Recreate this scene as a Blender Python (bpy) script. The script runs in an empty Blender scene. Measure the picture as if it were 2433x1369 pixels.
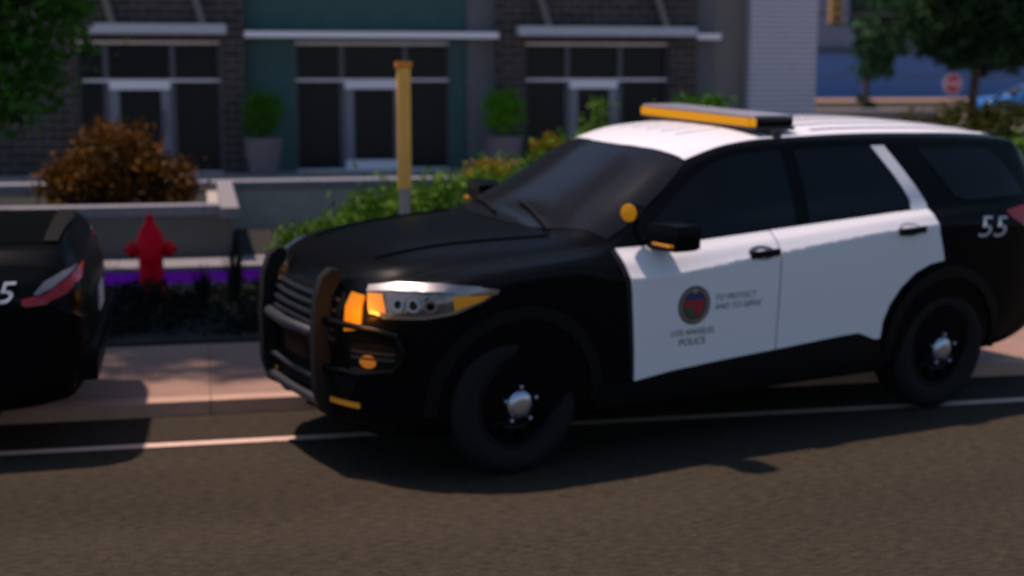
import bpy, bmesh, math, random
import numpy as np
from mathutils import Vector, Matrix
from mathutils.bvhtree import BVHTree
random.seed(7); np.random.seed(7)
S = bpy.context.scene
C = S.collection
R = math.radians

# ------------------------------------------------------------------ camera
cam = bpy.data.cameras.new('camera'); cob = bpy.data.objects.new('camera', cam); C.objects.link(cob)
S.camera = cob
cam.sensor_fit = 'HORIZONTAL'; cam.sensor_width = 36.0
cam.lens = 36.0 * 3414.87 / 2433.0
cam.clip_start = 0.1; cam.clip_end = 3000
cam.dof.use_dof = True; cam.dof.focus_distance = 4.0; cam.dof.aperture_fstop = 2.2
cob.location = (0, 0, 2.0917)
cob.rotation_euler = (R(90 - 8.6367), 0, -R(12.1457))

# ------------------------------------------------------------------ light
SUN_TO = Vector((-.30, .20, 1.0)).normalized()          # direction towards the sun
elev = math.asin(SUN_TO.z); azim = math.atan2(SUN_TO.x, SUN_TO.y)
w = bpy.data.worlds.new('World'); S.world = w; w.use_nodes = True
nt = w.node_tree
sky = nt.nodes.new('ShaderNodeTexSky'); sky.sky_type = 'NISHITA'; sky.sun_disc = False
sky.sun_elevation = elev; sky.sun_rotation = azim
sky.air_density = 1.0; sky.dust_density = .6; sky.ozone_density = 2.6
bg = nt.nodes['Background']; bg.inputs[1].default_value = 0.112
nt.links.new(sky.outputs[0], bg.inputs[0])
sl = bpy.data.lights.new('sun', 'SUN'); sl.energy = 4.6; sl.angle = R(1.8); sl.color = (1, .79, .69)
so = bpy.data.objects.new('sun', sl); C.objects.link(so)
so.rotation_euler = SUN_TO.to_track_quat('Z', 'Y').to_euler()
S.view_settings.view_transform = 'Standard'; S.view_settings.look = 'None'
S.view_settings.gamma = 1; S.view_settings.exposure = 0
S.render.engine = 'CYCLES'
S.cycles.max_bounces = 6

# ------------------------------------------------------------------ materials
def mat(name, col, rough=.6, metal=0, spec=.5, var=0, scale=8, stretch=(1, 1, 1), bump=0, bscale=40, emit=None, es=0, coat=0, col2=None):
    m = bpy.data.materials.new(name); m.use_nodes = True
    t = m.node_tree; b = t.nodes['Principled BSDF']
    b.inputs['Base Color'].default_value = (*col, 1); b.inputs['Roughness'].default_value = rough
    b.inputs['Metallic'].default_value = metal; b.inputs['Specular IOR Level'].default_value = spec
    if coat: b.inputs['Coat Weight'].default_value = coat; b.inputs['Coat Roughness'].default_value = .04
    if emit: b.inputs['Emission Color'].default_value = (*emit, 1); b.inputs['Emission Strength'].default_value = es
    tc = t.nodes.new('ShaderNodeTexCoord'); mp = t.nodes.new('ShaderNodeMapping'); mp.inputs['Scale'].default_value = stretch
    t.links.new(tc.outputs['Object'], mp.inputs[0])
    if var or col2:
        n = t.nodes.new('ShaderNodeTexNoise'); n.inputs['Scale'].default_value = scale; n.inputs['Detail'].default_value = 6
        n.inputs['Roughness'].default_value = .65
        t.links.new(mp.outputs[0], n.inputs['Vector'])
        r = t.nodes.new('ShaderNodeValToRGB'); t.links.new(n.outputs['Fac'], r.inputs[0])
        r.color_ramp.elements[0].position = .3; r.color_ramp.elements[1].position = .7
        c2 = col2 or tuple(min(1, c * (1 + var)) for c in col)
        c1 = tuple(c * (1 - var) for c in col)
        r.color_ramp.elements[0].color = (*c1, 1); r.color_ramp.elements[1].color = (*c2, 1)
        t.links.new(r.outputs[0], b.inputs['Base Color'])
    if bump:
        n2 = t.nodes.new('ShaderNodeTexNoise'); n2.inputs['Scale'].default_value = bscale; n2.inputs['Detail'].default_value = 4
        t.links.new(mp.outputs[0], n2.inputs['Vector'])
        bp = t.nodes.new('ShaderNodeBump'); bp.inputs['Strength'].default_value = bump; bp.inputs['Distance'].default_value = .01
        t.links.new(n2.outputs['Fac'], bp.inputs['Height']); t.links.new(bp.outputs[0], b.inputs['Normal'])
    return m

def rows_mat(name, col, line, period, width=.12, axis=2, rough=.8, brick=None, var=.15):
    """horizontal courses: joints every `period` metres"""
    m = mat(name, col, rough, var=var, scale=5)
    t = m.node_tree; b = t.nodes['Principled BSDF']
    src = b.inputs['Base Color'].links[0].from_socket
    tc = t.nodes.new('ShaderNodeTexCoord'); sp = t.nodes.new('ShaderNodeSeparateXYZ'); t.links.new(tc.outputs['Object'], sp.inputs[0])
    def M(op, a, bb=None):
        n = t.nodes.new('ShaderNodeMath'); n.operation = op
        for i, v in enumerate((a, bb)):
            if v is None: continue
            if isinstance(v, (int, float)): n.inputs[i].default_value = v
            else: t.links.new(v, n.inputs[i])
        return n.outputs[0]
    z = sp.outputs[axis]
    q = M('DIVIDE', z, period)
    fr = M('FRACT', q); mask = M('LESS_THAN', fr, width)
    if brick:
        row = M('FLOOR', q)
        xx = M('FRACT', M('ADD', M('DIVIDE', sp.outputs[0], brick), M('MULTIPLY', row, .5)))
        mask = M('MAXIMUM', mask, M('LESS_THAN', xx, .04))
        wn = t.nodes.new('ShaderNodeTexWhiteNoise'); wn.noise_dimensions = '2D'
        cb = t.nodes.new('ShaderNodeCombineXYZ'); t.links.new(row, cb.inputs[1])
        t.links.new(M('FLOOR', M('ADD', M('DIVIDE', sp.outputs[0], brick), M('MULTIPLY', row, .5))), cb.inputs[0])
        t.links.new(cb.outputs[0], wn.inputs[0])
        hs = t.nodes.new('ShaderNodeHueSaturation'); t.links.new(src, hs.inputs['Color'])
        t.links.new(M('ADD', M('MULTIPLY', wn.outputs[0], .8), .6), hs.inputs['Value']); src = hs.outputs[0]
    mx = t.nodes.new('ShaderNodeMix'); mx.data_type = 'RGBA'
    t.links.new(mask, mx.inputs[0]); t.links.new(src, mx.inputs[6]); mx.inputs[7].default_value = (*line, 1)
    t.links.new(mx.outputs[2], b.inputs['Base Color'])
    bp = t.nodes.new('ShaderNodeBump'); bp.inputs['Distance'].default_value = .01; bp.inputs['Strength'].default_value = .6; bp.invert = True
    t.links.new(mask, bp.inputs['Height']); t.links.new(bp.outputs[0], b.inputs['Normal'])
    return m

M_ = {}
M_['black'] = mat('black car paint', (.0028, .0034, .0046), .30, spec=.07)
M_['white'] = mat('white car paint', (.80, .79, .83), .35, spec=.3, coat=.1)
M_['plastic'] = mat('black textured plastic', (.003, .003, .0035), .6, spec=.15, bump=.15, bscale=300)
M_['rubber'] = mat('tyre rubber', (.012, .012, .0125), .8, spec=.15, bump=.3, bscale=120)
M_['glass'] = mat('tinted car glass', (.003, .004, .006), .08, spec=.22)
M_['screen'] = mat('windscreen glass', (.010, .010, .013), .16, spec=.2)
M_['chrome'] = mat('dull chrome', (.30, .28, .29), .35, metal=1)
M_['steel'] = mat('black steel wheel', (.005, .005, .006), .5, spec=.2)
M_['cap'] = mat('polished hub cap', (.5, .53, .62), .3, metal=.9)
M_['amber'] = mat('lit amber lens', (.25, .10, .003), .3, spec=.2, emit=(1, .40, .002), es=.46)
M_['amber_spot'] = mat('lit amber spot lens', (.2, .09, .003), .3, spec=.2, emit=(1, .42, .01), es=.22)
M_['amber_dim'] = mat('faint amber glow', (.65, .26, .03), .2, emit=(1, .4, .01), es=.06)  # faint glow; also paints amber lamp spill on bumper and headlight
M_['amber_hot'] = mat('lit amber lamp', (.3, .10, .003), .3, spec=.2, emit=(1, .33, .002), es=.42)
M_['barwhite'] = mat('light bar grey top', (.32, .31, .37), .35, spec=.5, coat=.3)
M_['lamp_glass'] = mat('headlight lens', (.18, .17, .16), .12, metal=.6, var=.5, scale=14)
M_['red_lamp'] = mat('red lamp lens', (.30, .003, .008), .15, spec=.5)
M_['clear_lamp'] = mat('clear reverse lamp', (.13, .14, .17), .2, spec=.5)
M_['decal'] = mat('pale decal', (.42, .45, .52), .5)
M_['rib_shade'] = mat('roof rib shade grey', (.16, .16, .19), .5)
M_['ink'] = mat('grey blue decal ink', (.10, .12, .17), .5)
M_['inkd'] = mat('dark gold decal ink', (.06, .05, .035), .5)
M_['sred'] = mat('seal red', (.38, .012, .03), .5)
M_['sblue'] = mat('seal blue', (.02, .03, .16), .5)
M_['sgreen'] = mat('seal green', (.03, .09, .04), .5)
M_['swhite'] = mat('seal cream', (.45, .42, .38), .5)
M_['blue'] = mat('bright blue car paint', (.01, .12, .42), .25, coat=.5)
M_['asphalt'] = mat('asphalt', (.034, .028, .022), .95, spec=.12, bump=.9, bscale=70)
M_['pave'] = mat('sandy concrete pavement', (.27, .165, .125), .9, var=.10, scale=3, bump=.2, bscale=60)
M_['kerb'] = mat('kerb concrete', (.42, .27, .205), .9, var=.12, scale=5, bump=.3, bscale=50)
M_['line'] = mat('worn white lane paint', (.62, .44, .36), .8, var=.12, scale=20)
M_['soil'] = mat('dark bed soil', (.012, .011, .008), 1, var=.4, scale=12, bump=1, bscale=30)
M_['terrace'] = mat('terrace concrete', (.30, .26, .24), .9, var=.1, scale=3)
M_['wall'] = mat('grey render wall', (.125, .12, .11), .9, var=.12, scale=4, bump=.3, bscale=50)
M_['wall_lifted'] = mat('grey render lightened', (.38, .34, .30), .9, var=.12, scale=4, bump=.3, bscale=50)  # same render as the planter front, lightened to make up for less bounce light
M_['capstone'] = mat('pale blue grey coping stone', (.20, .20, .23), .8, var=.1, scale=6)
M_['ledge'] = mat('pale ledge stone', (.21, .195, .21), .85, var=.08, scale=6)
M_['purple'] = mat('purple painted kerb face', (.55, .008, 1.0), .6, var=.05, scale=5)
M_['brick'] = rows_mat('dark brick', (.030, .022, .022), (.11, .11, .10), .165, .14, brick=.42)
M_['siding'] = rows_mat('pale lap siding', (.50, .49, .57), (.13, .13, .19), .1125, .3, var=.04)
M_['green'] = mat('dark teal render', (.032, .085, .088), .85, var=.12, scale=2)
M_['greycol'] = mat('charcoal grey render', (.11, .115, .13), .85, var=.1, scale=2)
M_['browncol'] = mat('brown grey render', (.15, .14, .135), .85, var=.1, scale=2)
M_['frame'] = mat('pale metal frame', (.78, .78, .86), .5, metal=0, spec=.3)
M_['mull'] = mat('dark mullion metal', (.06, .065, .09), .5)
M_['pane'] = mat('dark shop glass', (.010, .013, .016), .25, spec=.15)
M_['canopy'] = mat('pale grey canopy metal', (.40, .43, .50), .6, var=.05)
M_['pot'] = mat('mauve grey planter', (.15, .125, .15), .8, var=.1, scale=6)
M_['post'] = mat('yellow painted metal', (.90, .46, .08), .5, var=.1, scale=6)
M_['posttop'] = mat('orange cap paint', (.75, .25, .005), .5)
M_['postbase'] = mat('grey weathered metal', (.35, .32, .28), .7, var=.15)
M_['hyd'] = mat('hydrant red paint', (.75, .003, .022), .55, spec=.1, var=.1, scale=10)
M_['bark'] = mat('bark', (.06, .045, .035), .95, var=.4, scale=14, stretch=(1, 1, .2), bump=1)
M_['farblue'] = mat('blue cladding', (.08, .17, .39), .7, var=.05, scale=.4)
M_['fargrey'] = mat('blue grey render', (.16, .19, .26), .8, var=.06, scale=.4)
M_['dark'] = mat('dark metal', (.02, .022, .03), .5)
M_['sigy'] = mat('signal housing ochre', (.30, .16, .03), .5)
M_['sred2'] = mat('sign red', (.32, .008, .02), .5)
M_['siglens'] = mat('unlit signal lens', (.03, .02, .02), .3)
M_['galv'] = mat('galvanised steel', (.16, .16, .17), .5, metal=.5)

def joints(m, period, col, w_=.008, axis=0):
    t = m.node_tree; b = t.nodes['Principled BSDF']; src = b.inputs['Base Color'].links[0].from_socket
    tc = t.nodes.new('ShaderNodeTexCoord'); sp = t.nodes.new('ShaderNodeSeparateXYZ'); t.links.new(tc.outputs['Object'], sp.inputs[0])
    d = t.nodes.new('ShaderNodeMath'); d.operation = 'DIVIDE'; t.links.new(sp.outputs[axis], d.inputs[0]); d.inputs[1].default_value = period
    f = t.nodes.new('ShaderNodeMath'); f.operation = 'FRACT'; t.links.new(d.outputs[0], f.inputs[0])
    l = t.nodes.new('ShaderNodeMath'); l.operation = 'LESS_THAN'; t.links.new(f.outputs[0], l.inputs[0]); l.inputs[1].default_value = w_ / period
    mx = t.nodes.new('ShaderNodeMix'); mx.data_type = 'RGBA'; t.links.new(l.outputs[0], mx.inputs[0]); t.links.new(src, mx.inputs[6]); mx.inputs[7].default_value = (*col, 1)
    t.links.new(mx.outputs[2], b.inputs['Base Color'])
joints(M_['pave'], 1.5, (.17, .10, .08), .010); joints(M_['pave'], .85, (.18, .11, .085), .010, 1); joints(M_['kerb'], 2.4, (.24, .155, .12), .012)
joints(M_['capstone'], 1.2, (.07, .07, .08), .008); joints(M_['ledge'], 1.6, (.10, .09, .10), .008)
# worn lane paint: flecks of asphalt show through
t = M_['line'].node_tree; b = t.nodes['Principled BSDF']; src = b.inputs['Base Color'].links[0].from_socket
n = t.nodes.new('ShaderNodeTexNoise'); n.inputs['Scale'].default_value = 38; n.inputs['Detail'].default_value = 6; n.inputs['Roughness'].default_value = .75
tc = t.nodes.new('ShaderNodeTexCoord'); t.links.new(tc.outputs['Object'], n.inputs['Vector'])
r = t.nodes.new('ShaderNodeValToRGB'); r.color_ramp.elements[0].position = .60; r.color_ramp.elements[1].position = .68; t.links.new(n.outputs['Fac'], r.inputs[0])
mx = t.nodes.new('ShaderNodeMix'); mx.data_type = 'RGBA'; t.links.new(r.outputs[0], mx.inputs[0]); t.links.new(src, mx.inputs[6]); mx.inputs[7].default_value = (.10, .075, .055, 1)
t.links.new(mx.outputs[2], b.inputs['Base Color'])

# speckled asphalt
t = M_['asphalt'].node_tree; b = t.nodes['Principled BSDF']; tc = t.nodes.new('ShaderNodeTexCoord')
v = t.nodes.new('ShaderNodeTexNoise'); v.inputs['Scale'].default_value = 55; v.inputs['Detail'].default_value = 5; v.inputs['Roughness'].default_value = .7
v2 = t.nodes.new('ShaderNodeTexNoise'); v2.inputs['Scale'].default_value = 1.1; v2.inputs['Detail'].default_value = 5
mp = t.nodes.new('ShaderNodeMapping'); mp.inputs['Scale'].default_value = (.25, 1.1, 1)
t.links.new(tc.outputs['Object'], mp.inputs[0])
for n in (v, v2): t.links.new(mp.outputs[0], n.inputs['Vector'])
r = t.nodes.new('ShaderNodeValToRGB'); r.color_ramp.elements[0].position = .32; r.color_ramp.elements[1].position = .72
r.color_ramp.elements[0].color = (.016, .0130, .0088, 1); r.color_ramp.elements[1].color = (.072, .058, .041, 1)
t.links.new(v.outputs['Fac'], r.inputs[0])
mr = t.nodes.new('ShaderNodeMapRange'); mr.inputs[3].default_value = .6; mr.inputs[4].default_value = 1.35
t.links.new(v2.outputs['Fac'], mr.inputs[0])
hs = t.nodes.new('ShaderNodeHueSaturation'); t.links.new(r.outputs[0], hs.inputs['Color']); t.links.new(mr.outputs[0], hs.inputs['Value'])
t.links.new(hs.outputs[0], b.inputs['Base Color'])

def leafmat(name, a, c, scale=3.0):
    m = bpy.data.materials.new(name); m.use_nodes = True; t = m.node_tree; b = t.nodes['Principled BSDF']
    tc = t.nodes.new('ShaderNodeTexCoord')
    n = t.nodes.new('ShaderNodeTexNoise'); n.inputs['Scale'].default_value = scale; n.inputs['Detail'].default_value = 8; n.inputs['Roughness'].default_value = .8
    t.links.new(tc.outputs['Object'], n.inputs['Vector'])
    r = t.nodes.new('ShaderNodeValToRGB'); r.color_ramp.elements[0].position = .35; r.color_ramp.elements[1].position = .68
    r.color_ramp.elements[0].color = (*a, 1); r.color_ramp.elements[1].color = (*c, 1)
    t.links.new(n.outputs['Fac'], r.inputs[0]); t.links.new(r.outputs[0], b.inputs['Base Color'])
    b.inputs['Roughness'].default_value = .7; b.inputs['Specular IOR Level'].default_value = .2
    tr = t.nodes.new('ShaderNodeBsdfTranslucent'); t.links.new(r.outputs[0], tr.inputs[0])
    mx = t.nodes.new('ShaderNodeMixShader'); mx.inputs[0].default_value = .25
    out = t.nodes['Material Output']
    t.links.new(b.outputs[0], mx.inputs[1]); t.links.new(tr.outputs[0], mx.inputs[2]); t.links.new(mx.outputs[0], out.inputs[0])
    return m
L_ = dict(
    tree=leafmat('deep green leaves', (.014, .06, .010), (.06, .20, .018)),
    teal=leafmat('teal green leaves', (.012, .05, .035), (.05, .12, .035)),
    deep=leafmat('dark blue green leaves', (.008, .026, .012), (.030, .075, .022)),
    hedge=leafmat('bright hedge leaves', (.03, .11, .012), (.13, .23, .010), 3),
    lime=leafmat('sunlit topiary leaves', (.035, .15, .003), (.10, .32, .004), 5),  # right-hand topiary: sunlight put into the leaf colour
    topshade=leafmat('shaded topiary leaves', (.025, .10, .003), (.06, .19, .004), 5),  # left-hand topiary: shade put into the leaf colour; other bushes share it
    rust=leafmat('amber brown leaves', (.020, .011, .003), (.22, .090, .004), 4),
    yellow=leafmat('yellow flowers', (.10, .09, .004), (.42, .27, .004), 8),
    olive=leafmat('olive leaves', (.018, .022, .003), (.065, .075, .005), 3),
    ever=leafmat('dark ground cover leaves', (.004, .008, .006), (.014, .026, .014), 6),
)

# ------------------------------------------------------------------ helpers
def link(name, me, m=None, parent=None, smooth=False):
    o = bpy.data.objects.new(name, me); C.objects.link(o)
    if m is not None and len(me.materials) == 0: me.materials.append(m)
    if smooth:
        me.polygons.foreach_set('use_smooth', [True] * len(me.polygons))
    if parent: o.parent = parent
    return o
def frombm(name, bm, m, parent=None, smooth=False, sharp=None):
    me = bpy.data.meshes.new(name)
    bmesh.ops.recalc_face_normals(bm, faces=bm.faces)
    bm.to_mesh(me); bm.free()
    o = link(name, me, m, parent, smooth)
    if smooth and sharp:
        me.set_sharp_from_angle(angle=R(sharp))
    return o
def tag(o, label=None, cat=None, group=None, kind=None):
    for k, v in (('label', label), ('category', cat), ('group', group), ('kind', kind)):
        if v: o[k] = v
    return o
def thing(name, label, cat, loc=(0, 0, 0), rz=0, group=None, roll=0):
    o = bpy.data.objects.new(name, None); C.objects.link(o); o.empty_display_size = .2
    o.location = loc; o.rotation_euler = (roll, 0, rz)
    return tag(o, label, cat, group)
def box(bm, x0, x1, y0, y1, z0, z1, bev=0, rot=None, piv=None):
    vs = [bm.verts.new((x, y, z)) for x in (x0, x1) for y in (y0, y1) for z in (z0, z1)]
    fs = [(0, 1, 3, 2), (4, 6, 7, 5), (0, 4, 5, 1), (2, 3, 7, 6), (0, 2, 6, 4), (1, 5, 7, 3)]
    ff = [bm.faces.new([vs[i] for i in f]) for f in fs]
    if rot is not None:
        bmesh.ops.rotate(bm, verts=vs, cent=piv or ((x0 + x1) / 2, (y0 + y1) / 2, (z0 + z1) / 2), matrix=rot)
    if bev:
        es = list({e for f in ff for e in f.edges})
        bmesh.ops.bevel(bm, geom=es, offset=bev, segments=2, profile=.7, affect='EDGES')
def bx(name, m, parent, *dims, bev=0, **k):
    bm = bmesh.new(); box(bm, *dims, bev=bev, **k); return frombm(name, bm, m, parent)
def lathe(bm, prof, n=32, center=(0, 0, 0), axis='Z', closed=False):
    """prof: (r, h) list"""
    rings = []
    for r_, h in prof:
        ring = []
        for i in range(n):
            a = 2 * math.pi * i / n
            p = (r_ * math.cos(a), r_ * math.sin(a), h)
            if axis == 'Y': p = (p[0], p[2], p[1])
            if axis == 'X': p = (p[2], p[0], p[1])
            ring.append(bm.verts.new((p[0] + center[0], p[1] + center[1], p[2] + center[2])))
        rings.append(ring)
    for a, b in zip(rings, rings[1:]):
        for i in range(n):
            bm.faces.new((a[i], a[(i + 1) % n], b[(i + 1) % n], b[i]))
    if not closed:
        for ring in (rings[0], rings[-1]):
            bm.faces.new(ring)
    else:
        a, b = rings[-1], rings[0]
        for i in range(n): bm.faces.new((a[i], a[(i + 1) % n], b[(i + 1) % n], b[i]))
def tube(bm, pts, r, n=10, taper=None):
    pts = [Vector(p) for p in pts]; rings = []
    up = None
    for i, p in enumerate(pts):
        d = (pts[min(i + 1, len(pts) - 1)] - pts[max(i - 1, 0)]).normalized()
        if up is None:
            up = d.orthogonal().normalized()
        else:
            up = (up - d * up.dot(d)).normalized()
        s = d.cross(up); rr = r if taper is None else r * (1 + (taper - 1) * i / (len(pts) - 1))
        rings.append([bm.verts.new(p + (up * math.cos(2 * math.pi * k / n) + s * math.sin(2 * math.pi * k / n)) * rr) for k in range(n)])
    for a, b in zip(rings, rings[1:]):
        for k in range(n): bm.faces.new((a[k], a[(k + 1) % n], b[(k + 1) % n], b[k]))
    bm.faces.new(rings[0]); bm.faces.new(rings[-1])
def pchip(xs, ys):
    xs = np.array(xs, float); ys = np.array(ys, float)
    o = np.argsort(xs); xs = xs[o]; ys = ys[o]
    h = np.diff(xs); d = np.diff(ys) / h; m = np.zeros(len(xs))
    for i in range(1, len(xs) - 1):
        if d[i - 1] * d[i] > 0:
            w1 = 2 * h[i] + h[i - 1]; w2 = h[i] + 2 * h[i - 1]
            m[i] = (w1 + w2) / (w1 / d[i - 1] + w2 / d[i])
    m[0] = d[0]; m[-1] = d[-1]
    def f(x):
        x = min(max(x, xs[0]), xs[-1]); i = min(max(int(np.searchsorted(xs, x)) - 1, 0), len(h) - 1)
        t = (x - xs[i]) / h[i]; t2 = t * t; t3 = t2 * t
        return float((2 * t3 - 3 * t2 + 1) * ys[i] + (t3 - 2 * t2 + t) * h[i] * m[i] + (-2 * t3 + 3 * t2) * ys[i + 1] + (t3 - t2) * h[i] * m[i + 1])
    return f
def curve(**k): pass

def foliage(name, m, blobs, n, leaf, parent=None, seed=0, fill=.35, flat=.0):
    """many small leaf quads through the volume of overlapping ellipsoids, in clumps"""
    rng = np.random.default_rng(seed)
    vol = np.array([b[3] * b[4] * b[5] for b in blobs]) ** .8; vol /= vol.sum()
    cl = []
    ncl = max(6, n // 28)
    bi = rng.choice(len(blobs), ncl, p=vol)
    d = rng.normal(size=(ncl, 3)); d /= np.linalg.norm(d, axis=1)[:, None]
    rad = (fill + (1 - fill) * rng.random(ncl)) ** .6
    B = np.array(blobs)
    cc = B[bi, :3] + d * rad[:, None] * B[bi, 3:6] * (.86 + .22 * rng.random((ncl, 1)))
    cs = .06 + .5 * rng.random(ncl) * np.minimum(B[bi, 3:6].min(axis=1), 1) * .34
    li = rng.integers(0, ncl, n)
    P = cc[li] + rng.normal(size=(n, 3)) * cs[li][:, None] * np.array([1, 1, .7])
    P[:, 2] = np.maximum(P[:, 2], (B[:, 2] - B[:, 5]).min())
    a = rng.normal(size=(n, 3)); a[:, 2] *= (1 - flat); a /= np.linalg.norm(a, axis=1)[:, None]
    q = rng.normal(size=(n, 3)); q[:, 2] *= (1 - flat); q -= a * (a * q).sum(1)[:, None]; q /= np.linalg.norm(q, axis=1)[:, None]
    s = leaf * (.6 + .8 * rng.random(n))[:, None]
    v = np.empty((n, 4, 3))
    v[:, 0] = P - a * s; v[:, 1] = P + q * s * .45; v[:, 2] = P + a * s; v[:, 3] = P - q * s * .45
    me = bpy.data.meshes.new(name)
    me.vertices.add(n * 4); me.vertices.foreach_set('co', v.reshape(-1))
    me.loops.add(n * 4); me.loops.foreach_set('vertex_index', np.arange(n * 4, dtype=np.int32))
    me.polygons.add(n); me.polygons.foreach_set('loop_start', np.arange(0, n * 4, 4, dtype=np.int32))
    me.update(calc_edges=True); me.validate()
    return link(name, me, m, parent)
def limbs(bm, base, top, r, nb=6, seed=0, spread=.8):
    rng = random.Random(seed)
    base = Vector(base); top = Vector(top); H = (top - base).length
    pts = [base.lerp(top, i / 6) + Vector((rng.uniform(-.03, .03) * H, rng.uniform(-.03, .03) * H, 0)) * (i > 0) for i in range(7)]
    tube(bm, pts, r, 10, .35)
    for k in range(nb):
        i = rng.choice((3, 4, 5)); p = pts[i]; a = rng.uniform(0, 6.28); l = H * rng.uniform(.25, .45) * spread
        e = p + Vector((math.cos(a) * l, math.sin(a) * l, l * rng.uniform(.5, 1)))
        tube(bm, [p, p.lerp(e, .5) + Vector((0, 0, l * .08)), e], r * .4, 7, .3)

# ------------------------------------------------------------------ vehicles
class Body:
    """lofted car body: contours across the car at many stations along its length"""
    def __init__(s, K, x0, x1):
        s.f = {k: pchip(*zip(*v)) for k, v in K.items()}; s.x0 = x0; s.x1 = x1
    def contour(s, x):
        g = {k: f(x) for k, f in s.f.items()}
        W, zb, zc, zl, zr, yr, zt = g['W'], g['zb'], g['zcr'], g['zl'], g['zr'], g['yr'], g['zt']
        sh = g['sh']
        zr = max(zr, zl + .012); yr = min(yr, W - sh - .02)
        zt = max(zt, zr + .012)
        P = [(0, zb + .02), (W * .5, zb + .01), (W - .12, zb), (W - .05, zb + .03), (W - .022, zb + .10), (W - .004, zb + (zc - zb) * .5), (W + .003, zc - .04), (W + .001, zc - .004), (W - .008, zc + .006),
             (W - sh * .45, zc + (zl - zc) * .55), (W - sh, zl)]
        ya, za = W - sh, zl
        for q in (.3, .6, .85):
            P.append((ya + (yr - ya) * (q ** 1.25), za + (zr - za) * q))
        P.append((yr, zr))
        P.append((yr * .88, zr + (zt - zr) * .42)); P.append((yr * .66, zr + (zt - zr) * .74)); P.append((yr * .35, zr + (zt - zr) * .95)); P.append((0, zt))
        out = []
        for i in range(len(P) - 1):
            p0 = P[max(i - 1, 0)]; p1 = P[i]; p2 = P[i + 1]; p3 = P[min(i + 2, len(P) - 1)]
            L = math.hypot(p2[0] - p1[0], p2[1] - p1[1])
            def tang(a, b_, c_):
                la = math.hypot(b_[0] - a[0], b_[1] - a[1]) + 1e-6; lb = math.hypot(c_[0] - b_[0], c_[1] - b_[1]) + 1e-6
                w_ = min(la, lb) / max(la, lb)
                return (((b_[0] - a[0]) / la + (c_[0] - b_[0]) / lb) * .5, ((b_[1] - a[1]) / la + (c_[1] - b_[1]) / lb) * .5)
            t1 = tang(p0, p1, p2) if i > 0 else ((p2[0] - p1[0]) / (L + 1e-9), 0)
            t2 = tang(p1, p2, p3) if i < len(P) - 2 else (-1, 0)
            for j in range(4):
                t = j / 4; t2_ = t * t; t3 = t2_ * t; k = L * .85
                h = (2 * t3 - 3 * t2_ + 1, t3 - 2 * t2_ + t, -2 * t3 + 3 * t2_, t3 - t2_)
                out.append((h[0] * p1[0] + h[1] * t1[0] * k + h[2] * p2[0] + h[3] * t2[0] * k, h[0] * p1[1] + h[1] * t1[1] * k + h[2] * p2[1] + h[3] * t2[1] * k))
        out.append(P[-1])
        return [(max(a, 0), b_) for a, b_ in out]
    def mesh(s, xs):
        bm = bmesh.new(); rows = []
        for x in xs:
            c = s.contour(x); row = [bm.verts.new((x, y, z)) for y, z in c]
            row += [bm.verts.new((x, -y, z)) for y, z in c[-2:0:-1]]
            rows.append(row)
        n = len(rows[0])
        for a, b_ in zip(rows, rows[1:]):
            for i in range(n): bm.faces.new((a[i], a[(i + 1) % n], b_[(i + 1) % n], b_[i]))
        bm.faces.new(rows[0]); bm.faces.new(rows[-1])
        bmesh.ops.recalc_face_normals(bm, faces=bm.faces)
        return bm

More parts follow.
